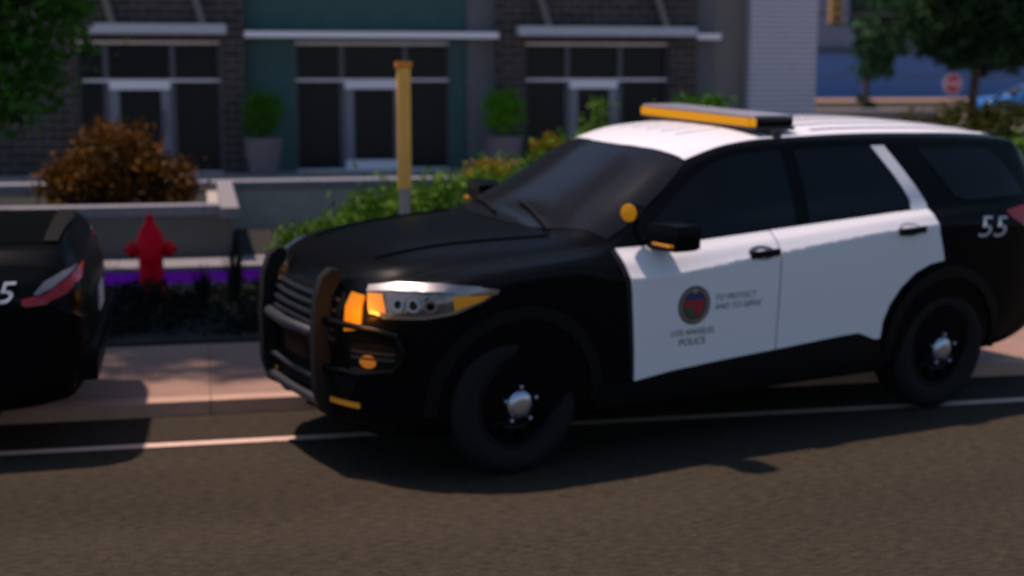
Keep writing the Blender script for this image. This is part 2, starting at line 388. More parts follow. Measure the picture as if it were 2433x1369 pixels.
class Skin:
    """lays shaped panels on a body by casting rays at it"""
    def __init__(s, bm): s.t = BVHTree.FromBMesh(bm)
    def cast(s, o, d):
        h = s.t.ray_cast(Vector(o), Vector(d)); return h
    def fill(s, polys, res):
        bm = bmesh.new()
        for poly in polys:
            vs = [bm.verts.new((u, v, 0)) for u, v in poly]; f = bm.faces.new(vs)
        us = [p[0] for q in polys for p in q]; vs_ = [p[1] for q in polys for p in q]
        ru, rv = res if isinstance(res, tuple) else (res, res)
        for k in range(int((max(us) - min(us)) / ru) + 1):
            u = min(us) + ru * (k + .5)
            bmesh.ops.bisect_plane(bm, geom=bm.verts[:] + bm.edges[:] + bm.faces[:], plane_co=(u, 0, 0), plane_no=(1, 0, 0), dist=1e-5)
        for k in range(int((max(vs_) - min(vs_)) / rv) + 1):
            v = min(vs_) + rv * (k + .5)
            bmesh.ops.bisect_plane(bm, geom=bm.verts[:] + bm.edges[:] + bm.faces[:], plane_co=(0, v, 0), plane_no=(0, 1, 0), dist=1e-5)
        return bm
    def lay(s, bm, mode, off, thick, relief=None, side=1):
        """mode: 'side' (u=x v=z), 'top' (u=x v=y), 'front' (u=y v=z), 'rear', 'diag' """
        dead = []
        new = {}
        for v in bm.verts:
            u, w_ = v.co.x, v.co.y
            if mode == 'side': o, d = (u, 3 * side, w_), (0, -side, 0)
            elif mode == 'top': o, d = (u, w_, 4), (0, 0, -1)
            elif mode == 'front': o, d = (5, u, w_), (-1, 0, 0)
            elif mode == 'rear': o, d = (-5, u, w_), (1, 0, 0)
            elif mode in ('diag', 'rdiag'):
                sx = 1 if mode == 'diag' else -1
                o = Vector((-sx * u * .7071, u * .7071 * side, w_)) + Vector((sx * .7071, .7071 * side, 0)) * 5; d = (-sx * .7071, -.7071 * side, 0)
                if side < 0: pass
            h, nn, fi, ds = s.cast(o, d)
            if h is None: dead.append(v); continue
            if nn.dot(Vector(d)) > 0: nn = -nn
            e = off + (relief(u, w_) if relief else 0)
            new[v] = (h + nn * e, h + nn * (e - thick), nn)
        if dead: bmesh.ops.delete(bm, geom=dead, context='VERTS')
        be = [e for e in bm.edges if e.is_boundary]
        for v in bm.verts: v.co = new[v][0]
        ret = bmesh.ops.extrude_edge_only(bm, edges=be)
        nv = [g for g in ret['geom'] if isinstance(g, bmesh.types.BMVert)]
        # move extruded copies inward: match by position
        import mathutils
        kd = mathutils.kdtree.KDTree(len(new)); items = [new[v] for v in new if v.is_valid]
        for i, it in enumerate(items): kd.insert(it[0], i)
        kd.balance()
        for v in nv:
            _, i, _ = kd.find(v.co); v.co = items[i][1]
        return bm
    def panel(s, name, m, parent, poly, mode='side', off=.004, thick=.012, res=.05, relief=None, side=1, polys=None, sharp=40, snap=None):
        pl = polys or [poly]
        snap_tol = res[1] * .55 if snap else 0
        if side < 0 and mode in ('side', 'diag', 'rdiag'): pass
        bm = s.fill(pl, res)
        if snap:
            for v in bm.verts:
                zc_ = snap(v.co.x) - .004
                if abs(v.co.y - zc_) < snap_tol: v.co.y = zc_
        s.lay(bm, mode, off, thick, relief, side)
        o = frombm(name, bm, m, parent, True, sharp)
        return o
    def text(s, name, txt, m, parent, u, v, size, mode='side', off=.008, slant=0, shear=0, align='CENTER', side=1, flip=True, ex=1.0):
        cu = bpy.data.curves.new(name, 'FONT'); cu.body = txt; cu.size = size; cu.align_x = align; cu.align_y = 'CENTER'; cu.shear = shear
        cu.resolution_u = 3
        to = bpy.data.objects.new('tmp', cu); C.objects.link(to)
        dg = bpy.context.evaluated_depsgraph_get(); me = bpy.data.meshes.new_from_object(to.evaluated_get(dg))
        bpy.data.objects.remove(to)
        bm = bmesh.new(); bm.from_mesh(me); bpy.data.meshes.remove(me)
        c, sn = math.cos(slant), math.sin(slant)
        for q in bm.verts:
            x, y = q.co.x * ex, q.co.y; x, y = x * c - y * sn, x * sn + y * c
            q.co = Vector((u - x if flip else u + x, v + y, 0))
        for q in bm.verts:
            o, d = {'side': ((q.co.x, 3 * side, q.co.y), (0, -side, 0)), 'rear': ((-5, q.co.x, q.co.y), (1, 0, 0))}[mode]
            h, nn, fi, ds = s.cast(o, d)
            if h is None: q.co = Vector((0, 0, 0)); continue
            if nn.dot(Vector(d)) > 0: nn = -nn
            q.co = h + nn * off
        return frombm(name, bm, m, parent)

def cut_arches(bm, axles, zc, r, W, name, m, parent):
    """boolean the wheel openings out of the body"""
    me = bpy.data.meshes.new(name); bm.to_mesh(me)
    o = link(name, me, m, parent)
    cb = bmesh.new()
    for ax in axles:
        for sd in (1, -1):
            n = 48; A = []; B_ = []
            for i in range(n):
                a = 2 * math.pi * i / n
                A.append(cb.verts.new((ax + r * math.cos(a), sd * (W - .36), zc + r * math.sin(a))))
                B_.append(cb.verts.new((ax + r * math.cos(a), sd * (W + .5), zc + r * math.sin(a))))
            for i in range(n): cb.faces.new((A[i], A[(i + 1) % n], B_[(i + 1) % n], B_[i]))
            cb.faces.new(A); cb.faces.new(B_)
    bmesh.ops.recalc_face_normals(cb, faces=cb.faces)
    cm = bpy.data.meshes.new('cutter'); cb.to_mesh(cm); cb.free(); co = bpy.data.objects.new('cutter', cm); C.objects.link(co)
    md = o.modifiers.new('b', 'BOOLEAN'); md.operation = 'DIFFERENCE'; md.object = co; md.solver = 'EXACT'
    dg = bpy.context.evaluated_depsgraph_get(); me2 = bpy.data.meshes.new_from_object(o.evaluated_get(dg))
    o.modifiers.clear(); old = o.data; o.data = me2; bpy.data.meshes.remove(old)
    bpy.data.objects.remove(co); bpy.data.meshes.remove(cm)
    o.data.materials.clear(); o.data.materials.append(m)
    me2.name = name
    me2.polygons.foreach_set('use_smooth', [True] * len(me2.polygons)); me2.set_sharp_from_angle(angle=R(38))
    return o

def make_wheel(parent, x, y, r=.38, wd=.26, steer=0):
    """tyre, black steel rim with slots, small polished cap; outer face towards +y (or -y)"""
    sd = 1 if y > 0 else -1
    wh = bpy.data.objects.new('wheel', None); C.objects.link(wh); wh.parent = parent; wh.location = (x, y, r); wh.rotation_euler = (0, 0, steer)
    bm = bmesh.new(); hw = wd / 2
    prof = [(.235, -hw + .02), (.27, -hw + .004), (.32, -hw), (r - .03, -hw + .012), (r - .006, -hw + .035), (r, -hw + .07)]
    for k in (-.045, 0, .045):
        prof += [(r, k - .016), (r - .009, k - .010), (r - .009, k + .010), (r, k + .016)]
    prof += [(r, hw - .07), (r - .006, hw - .035), (r - .03, hw - .012), (.32, hw), (.27, hw - .004), (.235, hw - .02)]
    lathe(bm, prof, 56, axis='Y', closed=True)
    frombm('tyre', bm, M_['rubber'], wh, True, 30)
    bm = bmesh.new(); f = sd
    # barrel + dish
    lathe(bm, [(.236, f * (hw - .02)), (.240, f * (hw - .012)), (.228, f * (hw - .012)), (.215, f * (hw - .03)), (.205, f * (hw - .07)), (.20, -f * hw * .8), (.236, -f * hw * .8)], 56, axis='Y', closed=True)
    n = 60; rad = [.206, .185, .135, .12, .075, .0]
    off = [hw - .065, hw - .045, hw - .035, hw - .045, hw - .022, hw - .02]
    for fr in (0, -.012):
        rows = [[bm.verts.new((max(rr, .001) * math.cos(2 * math.pi * i / n), f * (oo + fr), max(rr, .001) * math.sin(2 * math.pi * i / n))) for i in range(n)] for rr, oo in zip(rad, off)]
        for k, (a, b_) in enumerate(zip(rows, rows[1:])):
            for i in range(n):
                if k == 1 and i % 6 in (1, 2, 3): continue
                bm.faces.new((a[i], a[(i + 1) % n], b_[(i + 1) % n], b_[i]))
    frombm('rim', bm, M_['steel'], wh, True, 40)
    bm = bmesh.new()
    lathe(bm, [(.074, f * (hw - .03)), (.074, f * (hw - .006)), (.066, f * (hw + .004)), (.045, f * (hw + .012)), (.02, f * (hw + .014))], 28, axis='Y')
    for k in range(5):
        a = 2 * math.pi * k / 5 + .3
        lathe(bm, [(.011, f * (hw - .02)), (.011, f * (hw + .012)), (.006, f * (hw + .016))], 8, center=(.095 * math.cos(a), 0, .095 * math.sin(a)), axis='Y')
    frombm('hub_cap', bm, M_['cap'], wh, True, 35)
    return wh

def arc_poly(cx, cz, r0, r1, a0, a1, n=20, rx=1):
    A = [(cx + r1 * math.cos(a0 + (a1 - a0) * i / n), cz + r1 * math.sin(a0 + (a1 - a0) * i / n)) for i in range(n + 1)]
    B_ = [(cx + r0 * math.cos(a0 + (a1 - a0) * i / n), cz + r0 * math.sin(a0 + (a1 - a0) * i / n)) for i in range(n, -1, -1)]
    return A + B_
def disc(cx, cz, r, n=28, sx=1): return [(cx + r * sx * math.cos(2 * math.pi * i / n), cz + r * math.sin(2 * math.pi * i / n)) for i in range(n)]

def make_suv(label, loc, rz):
    root = thing('police_suv', label, 'police car', loc, rz, None, -.040)   # right wheels stand up on the kerb
    K = dict(
        W=[(-2.64, .58), (-2.60, .74), (-2.5, .86), (-2.3, .92), (-2.0, .955), (-1.5, .972), (0, .972), (1.5, .972), (1.8, .95), (1.95, .91), (2.08, .84), (2.18, .75), (2.27, .61), (2.33, .43), (2.36, .25)],
        zb=[(-2.64, .50), (-2.45, .42), (-2.1, .33), (-1.2, .27), (1.2, .24), (2.1, .22), (2.36, .30)],
        zcr=[(-2.64, 1.02), (-2.2, 1.13), (-1.4, 1.17), (-.98, 1.15), (0, 1.06), (.8, .997), (.95, 1.01), (1.2, 1.055), (1.8, 1.01), (2.0, .97), (2.2, .87), (2.36, .74)],
        zl=[(-2.64, 1.10), (-2.5, 1.24), (-2.2, 1.27), (-1.35, 1.25), (-.4, 1.195), (.3, 1.155), (.9, 1.125), (1.5, 1.085), (1.9, 1.04), (2.2, .95), (2.31, .87), (2.36, .78)],
        sh=[(-2.64, .05), (-2.3, .06), (-1.3, .085), (-.9, .095), (0, .118), (.85, .13), (1.2, .06), (2.1, .05), (2.36, .03)],
        zr=[(-2.64, 1.13), (-2.56, 1.26), (-2.48, 1.40), (-2.40, 1.56), (-2.3, 1.625), (-2.0, 1.65), (-1, 1.675), (-.3, 1.665), (.0, 1.633), (.2, 1.567), (.5, 1.40), (.85, 1.165), (.97, 1.14), (1.5, 1.11), (2.0, 1.06), (2.22, .99), (2.31, .90), (2.36, .80)],
        yr=[(-2.64, .50), (-2.5, .66), (-2.3, .67), (-1, .675), (.0, .66), (.2, .655), (.5, .70), (.9, .80), (1.3, .80), (2.0, .70), (2.2, .55), (2.36, .18)],
        zt=[(-2.64, 1.15), (-2.57, 1.30), (-2.50, 1.47), (-2.44, 1.60), (-2.3, 1.66), (-2.0, 1.707), (-1.5, 1.742), (-1, 1.748), (-.5, 1.730), (0, 1.705), (.30, 1.655), (.6, 1.50), (.95, 1.31), (1.12, 1.215), (1.3, 1.205), (1.7, 1.18), (2.0, 1.135), (2.2, 1.07), (2.32, .96), (2.36, .83)])
    B = Body(K, -2.64, 2.36)
    xs = sorted(set([round(-2.64 + .015 * i, 4) for i in range(24)] + [round(-2.28 + .05 * i, 4) for i in range(85)] + [round(1.98 + .03 * i, 4) for i in range(8)] + [2.2 + .015 * i for i in range(13)]))
    xs = [x for x in xs if -2.64 <= x <= 2.352] + [2.36]
    bm = B.mesh(xs); sk = Skin(bm); P = M_
    AX = 1.5125
    cut_arches(bm, (AX, -AX), .40, .435, .97, 'body', P['black'], root); bm.free()
    for x_ in (AX, -AX):
        for y_ in (.84, -.84): make_wheel(root, x_, y_, steer=(.03 if x_ > 0 else 0))
    for sd in (1, -1):
        # wheel arch cladding
        for ax in (AX, -AX):
            sk.panel('wheel_arch_trim', P['plastic'], root, arc_poly(ax, .40, .436, .505, R(-6), R(186)), off=.016, thick=.03, res=.2, side=sd)
        # sill cladding
        sk.panel('sill_trim', P['plastic'], root, [(1.05, .30), (1.02, .43), (.80, .425), (.56, .455), (0, .50), (-.66, .535), (-.80, .54), (-.98, .47), (-1.04, .30)], off=.02, thick=.04, res=.1, side=sd)
        # doors
        fd = [(.865, 1.135), (.855, 1.05), (.83, .80), (.81, .60), (.80, .43), (.56, .462), (.2, .49), (-.165, .512), (-.165, 1.178), (.3, 1.150)]
        d = sk.panel('door', P['white'], root, fd, off=.009, thick=.018, res=(.05, .009), side=sd, sharp=14, snap=B.f['zcr'])
        d['label'] = 'white front door'
        def handle(par, x0, z0):
            bmh = bmesh.new(); box(bmh, -.10, .10, -.014, .014, -.02, .02, bev=.012)
            o = sk.cast((x0, 3 * sd, z0), (0, -sd, 0))[0]
            for v in bmh.verts: v.co = Vector((x0 + v.co.x, o.y + sd * (.038 + v.co.y - .4 * (v.co.x ** 2) * 3), z0 + v.co.z - v.co.x * .06))
            for q in (-.08, .08):
                box(bmh, x0 + q - .018, x0 + q + .018, min(o.y, o.y + sd * .036), max(o.y, o.y + sd * .036), z0 - .016, z0 + .016)
            h = frombm('handle', bmh, P['plastic'], par, True, 30)
            sk.panel('handle_recess', P['ink'], par, disc(x0 + .01, z0, .034, 20, 2.6), off=.012, thick=.01, side=sd, res=.2)
        handle(d, -.05, 1.075)
        sk.panel('window', P['glass'], d, [(.70, 1.155), (.62, 1.235), (.36, 1.42), (.16, 1.545), (.05, 1.585), (-.15, 1.612), (-.36, 1.62), (-.375, 1.20), (.2, 1.165)], off=.004, thick=.01, res=(.05, .05), side=sd)
        rd = [(-.175, 1.180), (-.175, .512), (-.66, .545), (-.80, .55), (-.93, .50), (-.975, .50), (-.985, .60), (-1.03, .70), (-1.11, .80), (-1.22, .885), (-1.34, .93), (-1.455, .945), (-1.44, 1.0), (-1.40, 1.12), (-1.375, 1.255), (-1.2, 1.245), (-.9, 1.225), (-.5, 1.20)]
        d2 = sk.panel('door', P['white'], root, rd, off=.009, thick=.018, res=(.05, .009), side=sd, sharp=14, snap=B.f['zcr'])
        d2['label'] = 'white rear door'
        handle(d2, -1.16, 1.145)
        sk.panel('window', P['glass'], d2, [(-.47, 1.205), (-.455, 1.62), (-1.03, 1.63), (-1.16, 1.44), (-1.235, 1.30), (-1.225, 1.262), (-.9, 1.235)], off=.004, thick=.01, res=(.05, .05), side=sd)
        sk.panel('window_frame', P['white'], d2, [(-1.05, 1.628), (-1.155, 1.628), (-1.24, 1.50), (-1.375, 1.285), (-1.372, 1.258), (-1.245, 1.252), (-1.25, 1.31), (-1.17, 1.45)], off=.007, thick=.012, res=(.05, .05), side=sd)
        sk.panel('quarter_window', P['glass'], root, [(-1.42, 1.60), (-2.03, 1.59), (-2.12, 1.52), (-2.24, 1.33), (-2.22, 1.305), (-1.72, 1.29), (-1.62, 1.32)], off=.004, thick=.01, res=(.05, .05), side=sd)
        # roof rail / black cant rail stays body colour; headlight
        hl = sk.panel('headlight', P['lamp_glass'], root, [(-1.13, .985), (-.98, 1.01), (-.75, 1.02), (-.56, 1.005), (-.48, .99), (-.53, .945), (-.66, .89), (-.80, .862), (-.98, .855), (-1.10, .87)], mode='diag', off=.006, thick=.012, res=.05, side=sd)
        sk.panel('daytime_strip', P['chrome'], hl, [(-1.13, .992), (-.98, 1.017), (-.75, 1.027), (-.56, 1.012), (-.48, .997), (-.49, .975), (-.60, .982), (-.76, .992), (-.98, .985), (-1.13, .965)], mode='diag', off=.012, thick=.012, res=.05, side=sd)
        sk.panel('lower_trim', P['chrome'], hl, [(-1.02, .868), (-.80, .874), (-.66, .902), (-.54, .955), (-.545, .945), (-.66, .886), (-.80, .858), (-1.02, .852)], mode='diag', off=.012, thick=.012, res=.05, side=sd)
        sk.panel('turn_signal', P['amber_dim'], hl, [(-.68, .975), (-.52, .972), (-.55, .95), (-.67, .90)], mode='diag', off=.012, thick=.01, res=.05, side=sd)
        sk.panel('amber_glow_tint', P['amber_dim'], hl, [(-1.12, .96), (-1.03, .965), (-1.0, .88), (-1.10, .885)], mode='diag', off=.012, thick=.01, res=.05, side=sd)  # amber lamp spill painted on the inner end of the headlight
        for q in (-.94, -.86, -.78):
            lens = sk.panel('lamp_projector', P['chrome'], hl, arc_poly(q, .925, .020, .033, 0, R(359), 18), mode='diag', off=.014, thick=.012, res=.2, side=sd)
            sk.panel('lamp_lens', P['glass'], hl, disc(q, .925, .019, 14), mode='diag', off=.012, thick=.006, res=.2, side=sd)
        # fog lamp surround and lower grille bars
        fg = sk.panel('fog_lamp', P['plastic'], root, [(-1.22, .70), (-.98, .72), (-.90, .66), (-.96, .56), (-1.2, .52)], mode='diag', off=.006, thick=.012, res=.06, side=sd)
        sk.panel('fog_lens', P['amber_dim'], fg, disc(-1.10, .62, .034, 16, 1.4), mode='diag', off=.014, thick=.012, res=.2, side=sd)
        for q in (.665, .635, .57):
            sk.panel('fog_louvre', P['dark'], fg, [(-1.2, q + .006), (-.95, q + .012), (-.95, q), (-1.2, q - .006)], mode='diag', off=.016, thick=.014, res=.1, side=sd)
        # tail lamp
        tl = sk.panel('tail_light', P['red_lamp'], root, [(.80 + 1.20, 1.225) if False else (-2.02, 1.215), (-2.18, 1.235), (-2.40, 1.23), (-2.50, 1.17), (-2.50, 1.05), (-2.40, 1.06), (-2.22, 1.09), (-2.08, 1.16)], off=.008, thick=.02, res=.05, side=sd)
        sk.panel('reverse_lamp', P['clear_lamp'], tl, [(-2.2, 1.16), (-2.38, 1.165), (-2.38, 1.125), (-2.22, 1.125)], off=.014, thick=.01, res=.05, side=sd)
        # mirror
        bmm = bmesh.new(); box(bmm, -.10, .13, -.12, .12, -.075, .085, bev=.045)
        for v in bmm.verts:
            v.co = Vector((.62 + v.co.x * (.8 - v.co.y * 1.2) , sd * (1.055 + v.co.y), 1.215 + v.co.z * (1 - .8 * abs(v.co.y)) + v.co.y * .04))
        mi = frombm('mirror', bmm, P['black'], root, True, 35)
        bmm = bmesh.new(); box(bmm, .56, .66, *sorted((sd * .83, sd * .99)), 1.135, 1.165, bev=.01); frombm('mirror_arm', bmm, P['plastic'], mi, True, 35)
        bmm = bmesh.new(); box(bmm, .525, .535, *sorted((sd * .97, sd * 1.14)), 1.16, 1.27, bev=.003); frombm('mirror_glass', bmm, P['glass'], mi)
        bmm = bmesh.new(); box(bmm, .66, .735, *sorted((sd * .99, sd * 1.15)), 1.175, 1.190, bev=.005); frombm('mirror_indicator', bmm, P['amber_dim'], mi)
        # unit number on the rear quarter
        sk.text('unit_number', '55', P['decal'], root, -1.86, 1.12, .18, side=sd, flip=(sd > 0), shear=.25, slant=R(-3 if sd > 0 else 3), ex=1.55)
        # city seal and lettering on the front door
        cx, cz = .43, .82
        ss = sk.panel('door_seal', P['inkd'], d, disc(cx, cz, .108), off=.012, thick=.003, res=.06, side=sd)
        sk.panel('seal_ring', P['swhite'], ss, arc_poly(cx, cz, .088, .092, 0, R(359.9), 36), off=.0145, thick=.003, res=.1, side=sd)
        g = 1 if sd > 0 else -1
        sk.panel('seal_blue_field', P['sblue'], ss, [(cx + .060, cz + .060), (cx - .060, cz + .060), (cx - .062, cz + .033), (cx + .062, cz + .033)], off=.0145, thick=.003, res=.06, side=sd)
        sk.panel('seal_red_field', P['sred'], ss, [(cx + .066, cz + .026), (cx - .066, cz + .026), (cx - .066, cz - .008), (cx + .066, cz - .008)], off=.0145, thick=.003, res=.06, side=sd)
        sk.panel('seal_green_field', P['sgreen'], ss, [(cx + .064, cz - .012), (cx + .004, cz - .012), (cx + .004, cz - .062), (cx + .04, cz - .052)], off=.0145, thick=.003, res=.06, side=sd)
        sk.panel('seal_rose_field', P['sred'], ss, [(cx - .004, cz - .012), (cx - .064, cz - .012), (cx - .04, cz - .052), (cx - .004, cz - .062)], off=.0145, thick=.003, res=.06, side=sd)
        sk.panel('seal_cream_star', P['swhite'], ss, [(cx + .02 * math.cos(R(90 + 36 * k)) * (1 if k % 2 == 0 else .45), cz + .078 + .012 * math.sin(R(90 + 36 * k)) * (1 if k % 2 == 0 else .45)) for k in range(10)], off=.0145, thick=.003, res=.06, side=sd)
        tx = cx - g * .135
        fl = sd > 0
        sk.text('door_motto', 'TO PROTECT', P['ink'], d, tx, cz + .030, .048, side=sd, flip=fl, shear=.3, align='LEFT', off=.0125)
        sk.text('door_motto', 'AND TO SERVE', P['ink'], d, tx, cz - .022, .048, side=sd, flip=fl, shear=.3, align='LEFT', off=.0125)
        sk.text('door_lettering', 'LOS ANGELES', P['inkd'], d, cx, cz - .150, .048, side=sd, flip=fl, off=.0125)
        sk.text('door_lettering', 'POLICE', P['inkd'], d, cx, cz - .205, .056, side=sd, flip=fl, off=.0125)
    for sd in (1, -1):
        sk.panel('door_gap', M_['dark'], root, [(.885, 1.13), (.893, 1.13), (.845, .72), (.815, .44), (.808, .44), (.836, .72)], off=.003, thick=.006, res=.04, side=sd)
    # hood seams
    for sd in (1, -1):
        sk.panel('hood_crease', P['black'], root, [(1.15, sd * .55), (2.08, sd * .40), (2.08, sd * .43), (1.15, sd * .58)], mode='top', off=.010, thick=.012, res=.06)
        sk.panel('hood_gap', P['plastic'], root, [(.98, sd * .80), (1.5, sd * .815), (2.0, sd * .745), (2.0, sd * .737), (1.5, sd * .805), (.98, sd * .79)], mode='top', off=.002, thick=.006, res=.06)
    # cowl, windscreen, white roof
    wsh = [(.885, .775), (.70, .745), (.45, .69), (.28, .635), (.32, .5), (.375, .3), (.40, .15), (.405, 0)]
    ws = wsh + [(x, -y) for x, y in wsh[-2::-1]] + [(1.02, -.6), (1.12, -.4), (1.165, -.2), (1.18, 0), (1.165, .2), (1.12, .4), (1.02, .6)]
    wsp = sk.panel('windshield', P['screen'], root, ws, mode='top', off=.005, thick=.01, res=(.05, .06))
    for y0, y1 in ((.55, .02), (-.05, -.58)):
        bmw = bmesh.new(); pts = []
        for q in np.linspace(0, 1, 9):
            x_, y_ = 1.10 - .02 * q, y0 + (y1 - y0) * q
            h = sk.cast((x_ - .10 * math.sin(q * 1.2), y_, 4), (0, 0, -1))[0]; pts.append(h + Vector((.01, 0, .022)))
        tube(bmw, pts, .009, 6); frombm('wiper', bmw, P['plastic'], wsp)
    def ribs(u, v):
        if u > -.62: return 0
        e = min(1, (-.62 - u) / .12) * min(1, max(0, (u + 2.2) / .15))
        return e * .0 * (0.5 + .5 * math.cos(v / .155 * 2 * math.pi)) ** 2
    rf = [(.265, .612), (.30, .5), (.355, .3), (.38, .15), (.385, 0)]
    roof = rf + [(x, -y) for x, y in rf[-2::-1]] + [(.05, -.615), (-.5, -.63), (-1.5, -.63), (-2.1, -.60), (-2.28, -.5), (-2.31, 0), (-2.28, .5), (-2.1, .60), (-1.5, .63), (-.5, .63), (.05, .625)]
    sk.panel('roof_panel', P['white'], root, roof, mode='top', off=.006, thick=.012, res=(.08, .0193), relief=ribs)
    for k in range(8):
        y_ = -.53 + k * .152
        sk.panel('rib_shade_strip', P['rib_shade'], root, [(-.72, y_ + .011), (-2.12, y_ + .011), (-2.12, y_ - .011), (-.72, y_ - .011)], mode='top', off=.010, thick=.006, res=(.08, .05))  # flat grey strips paint the shade lines of the roof ribs
    for y_ in (.30, -.30, .15, 0, -.15):
        sk.panel('roof_reflection_line', P['decal'], root, [(.10, y_ + .004), (-.22, y_ + .004), (-.22, y_ - .004), (.10, y_ - .004)], mode='top', off=.009, thick=.004, res=.1)  # thin strips paint faint reflection lines on the front of the roof
    # light bar
    zb = 1.726
    lb = bx('light_bar', P['dark'], root, -.56, -.26, -.585, .585, zb, zb + .02, bev=.006)
    bm = bmesh.new(); box(bm, -.27, -.245, -.535, .535, zb + .02, zb + .069, bev=.008); frombm('front_lens', bm, P['amber'], lb, True, 40)
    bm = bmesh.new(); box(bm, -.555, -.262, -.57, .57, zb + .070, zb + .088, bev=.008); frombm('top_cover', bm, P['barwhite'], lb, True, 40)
    bm = bmesh.new(); box(bm, -.555, -.272, -.57, .57, zb + .021, zb + .069, bev=.006); frombm('lamp_tray', bm, P['glass'], lb, True, 40)
    for s_ in (1, -1):
        bm = bmesh.new(); box(bm, -.50, -.29, *sorted((s_ * .54, s_ * .58)), zb + .020, zb + .074, bev=.012); frombm('end_lens', bm, P['glass'], lb, True, 40)
        bm = bmesh.new(); box(bm, -.42, -.36, *sorted((s_ * .55, s_ * .63)), 1.665, zb + .002, bev=.008); frombm('mounting_foot', bm, P['dark'], lb, True, 40)
        bm = bmesh.new(); box(bm, -.27, -.256, *sorted((s_ * .54, s_ * .582)), zb + .022, zb + .07, bev=.004); frombm('corner_lens', bm, P['amber'], lb)
    # spotlight on the driver's pillar
    bm = bmesh.new(); lathe(bm, [(.02, -.09), (.042, -.065), (.054, -.02), (.056, .03), (.051, .038)], 24, axis='X')
    lf = bmesh.new(); lathe(lf, [(.050, .036), (.044, .046), (.027, .052), (.004, .055)], 24, axis='X')
    T = Matrix.Translation((.78, .86, 1.335)) @ Matrix.Rotation(R(28), 4, 'Z')
    for q in (bm, lf): bmesh.ops.transform(q, matrix=T, verts=q.verts)
    tube(bm, [(.72, .84, 1.30), (.72, .80, 1.24), (.70, .79, 1.19)], .012, 8)
    sp = frombm('spotlight', bm, P['black'], root, True, 35); frombm('spotlight_lens', lf, P['amber_spot'], sp, True, 35)
    # front face
    gr = sk.panel('grille', P['plastic'], root, [(-.46, .94), (.46, .94), (.52, .90), (.46, .66), (-.46, .66), (-.52, .90)], mode='front', off=.008, thick=.012, res=.06)
    for q in (.70, .75, .80, .85, .90):
        sk.panel('grille_slat', P['dark'], gr, [(-.46, q + .008), (.46, q + .008), (.46, q - .008), (-.46, q - .008)], mode='front', off=.022, thick=.018, res=.08)
    sk.panel('lower_grille', P['plastic'], root, [(-.62, .52), (.62, .52), (.56, .40), (-.56, .40)], mode='front', off=.006, thick=.012, res=.06)
    for s_ in (1, -1):
        lo = sk.panel('grille_lamp', P['amber_hot'], root, [(s_ * .53, .95), (s_ * .63, .945), (s_ * .64, .78), (s_ * .54, .76)], mode='front', off=.016, thick=.02, res=.05)
        sk.panel('bumper_amber_glow', P['amber_dim'], root, [(s_ * .35, .385), (s_ * .62, .39), (s_ * .62, .365), (s_ * .35, .36)], mode='front', off=.012, thick=.012, res=.05)  # orange lamp reflection on the bumper, painted as a glowing strip
    for s_ in (1, -1):
        ld = bpy.data.lights.new('grille_lamp_light', 'POINT'); ld.energy = 2.6; ld.color = (1, .36, .02); ld.shadow_soft_size = .05
        lo_ = bpy.data.objects.new('grille_lamp_light', ld); C.objects.link(lo_); lo_.parent = root; lo_.location = (2.33, s_ * .70, .86)
    sk.panel('air_dam', P['plastic'], root, [(1.98, -.80), (2.10, -.80), (2.36, -.35), (2.40, 0), (2.36, .35), (2.10, .80), (1.98, .80)] if False else [(-.78, .30), (.78, .30), (.74, .235), (-.74, .235)], mode='front', off=.014, thick=.03, res=.06)
    # push bumper
    pb = None
    bm = bmesh.new()
    for s_ in (1,):
        pass
    tube(bm, [(2.31, -.42, .70), (2.40, -.30, .715), (2.425, 0, .715), (2.40, .30, .715), (2.31, .42, .70)], .030, 12)
    pb = frombm('push_bumper', bm, P['dark'], root, True, 40)
    for s_ in (1, -1):
        bm = bmesh.new()
        pr = [(2.41, .27), (2.47, .30), (2.51, .42), (2.52, .70), (2.505, .92), (2.47, 1.02), (2.42, 1.06), (2.375, 1.05), (2.37, 1.0), (2.42, .92), (2.43, .70), (2.43, .45), (2.38, .36), (2.36, .30)]
        vv = [[bm.verts.new((x_ - .095, s_ * (.385 + dy), z_)) for x_, z_ in pr] for dy in (-.032, .032)]
        for i in range(len(pr)): bm.faces.new((vv[0][i], vv[0][(i + 1) % len(pr)], vv[1][(i + 1) % len(pr)], vv[1][i]))
        bm.faces.new(vv[0]); bm.faces.new(vv[1])
        bmesh.ops.bevel(bm, geom=[e for e in bm.edges if len(e.link_faces) == 2 and e.calc_face_angle(0) > 1.2], offset=.010, segments=2, affect='EDGES')
        frombm('bumper_upright', bm, P['rubber'], pb, True, 40)
        bm = bmesh.new(); tube(bm, [(2.37, s_ * .40, .80), (2.33, s_ * .56, .80), (2.23, s_ * .72, .79), (2.15, s_ * .83, .77), (2.12, s_ * .86, .68), (2.16, s_ * .83, .59), (2.28, s_ * .66, .55), (2.37, s_ * .40, .55)], .017, 10)
        frombm('headlight_guard', bm, P['black'], pb, True, 40)
    for z_, r_ in ((.47, .016), (.35, .026)):
        bm = bmesh.new(); tube(bm, [(2.37, -.38, z_), (2.385, 0, z_), (2.37, .38, z_)], r_, 10); frombm('cross_bar', bm, P['dark'], pb, True, 40)
    # front and rear plates, rear glass, hatch
    bx('rear_number_plate', P['decal'], root, -2.665, -2.648, -.16, .16, .80, .96, bev=.003)
    sk.panel('rear_window', P['glass'], root, [(-.56, 1.30), (.56, 1.30), (.50, 1.60), (-.50, 1.60)], mode='rear', off=.006, thick=.012, res=.05)
    bx('rear_bumper', P['plastic'], root, -2.69, -2.50, -.80, .80, .42, .62, bev=.04)
    bx('undertray', P['plastic'], root, -2.0, 2.0, -.55, .55, .16, .30, bev=.02)
    return root

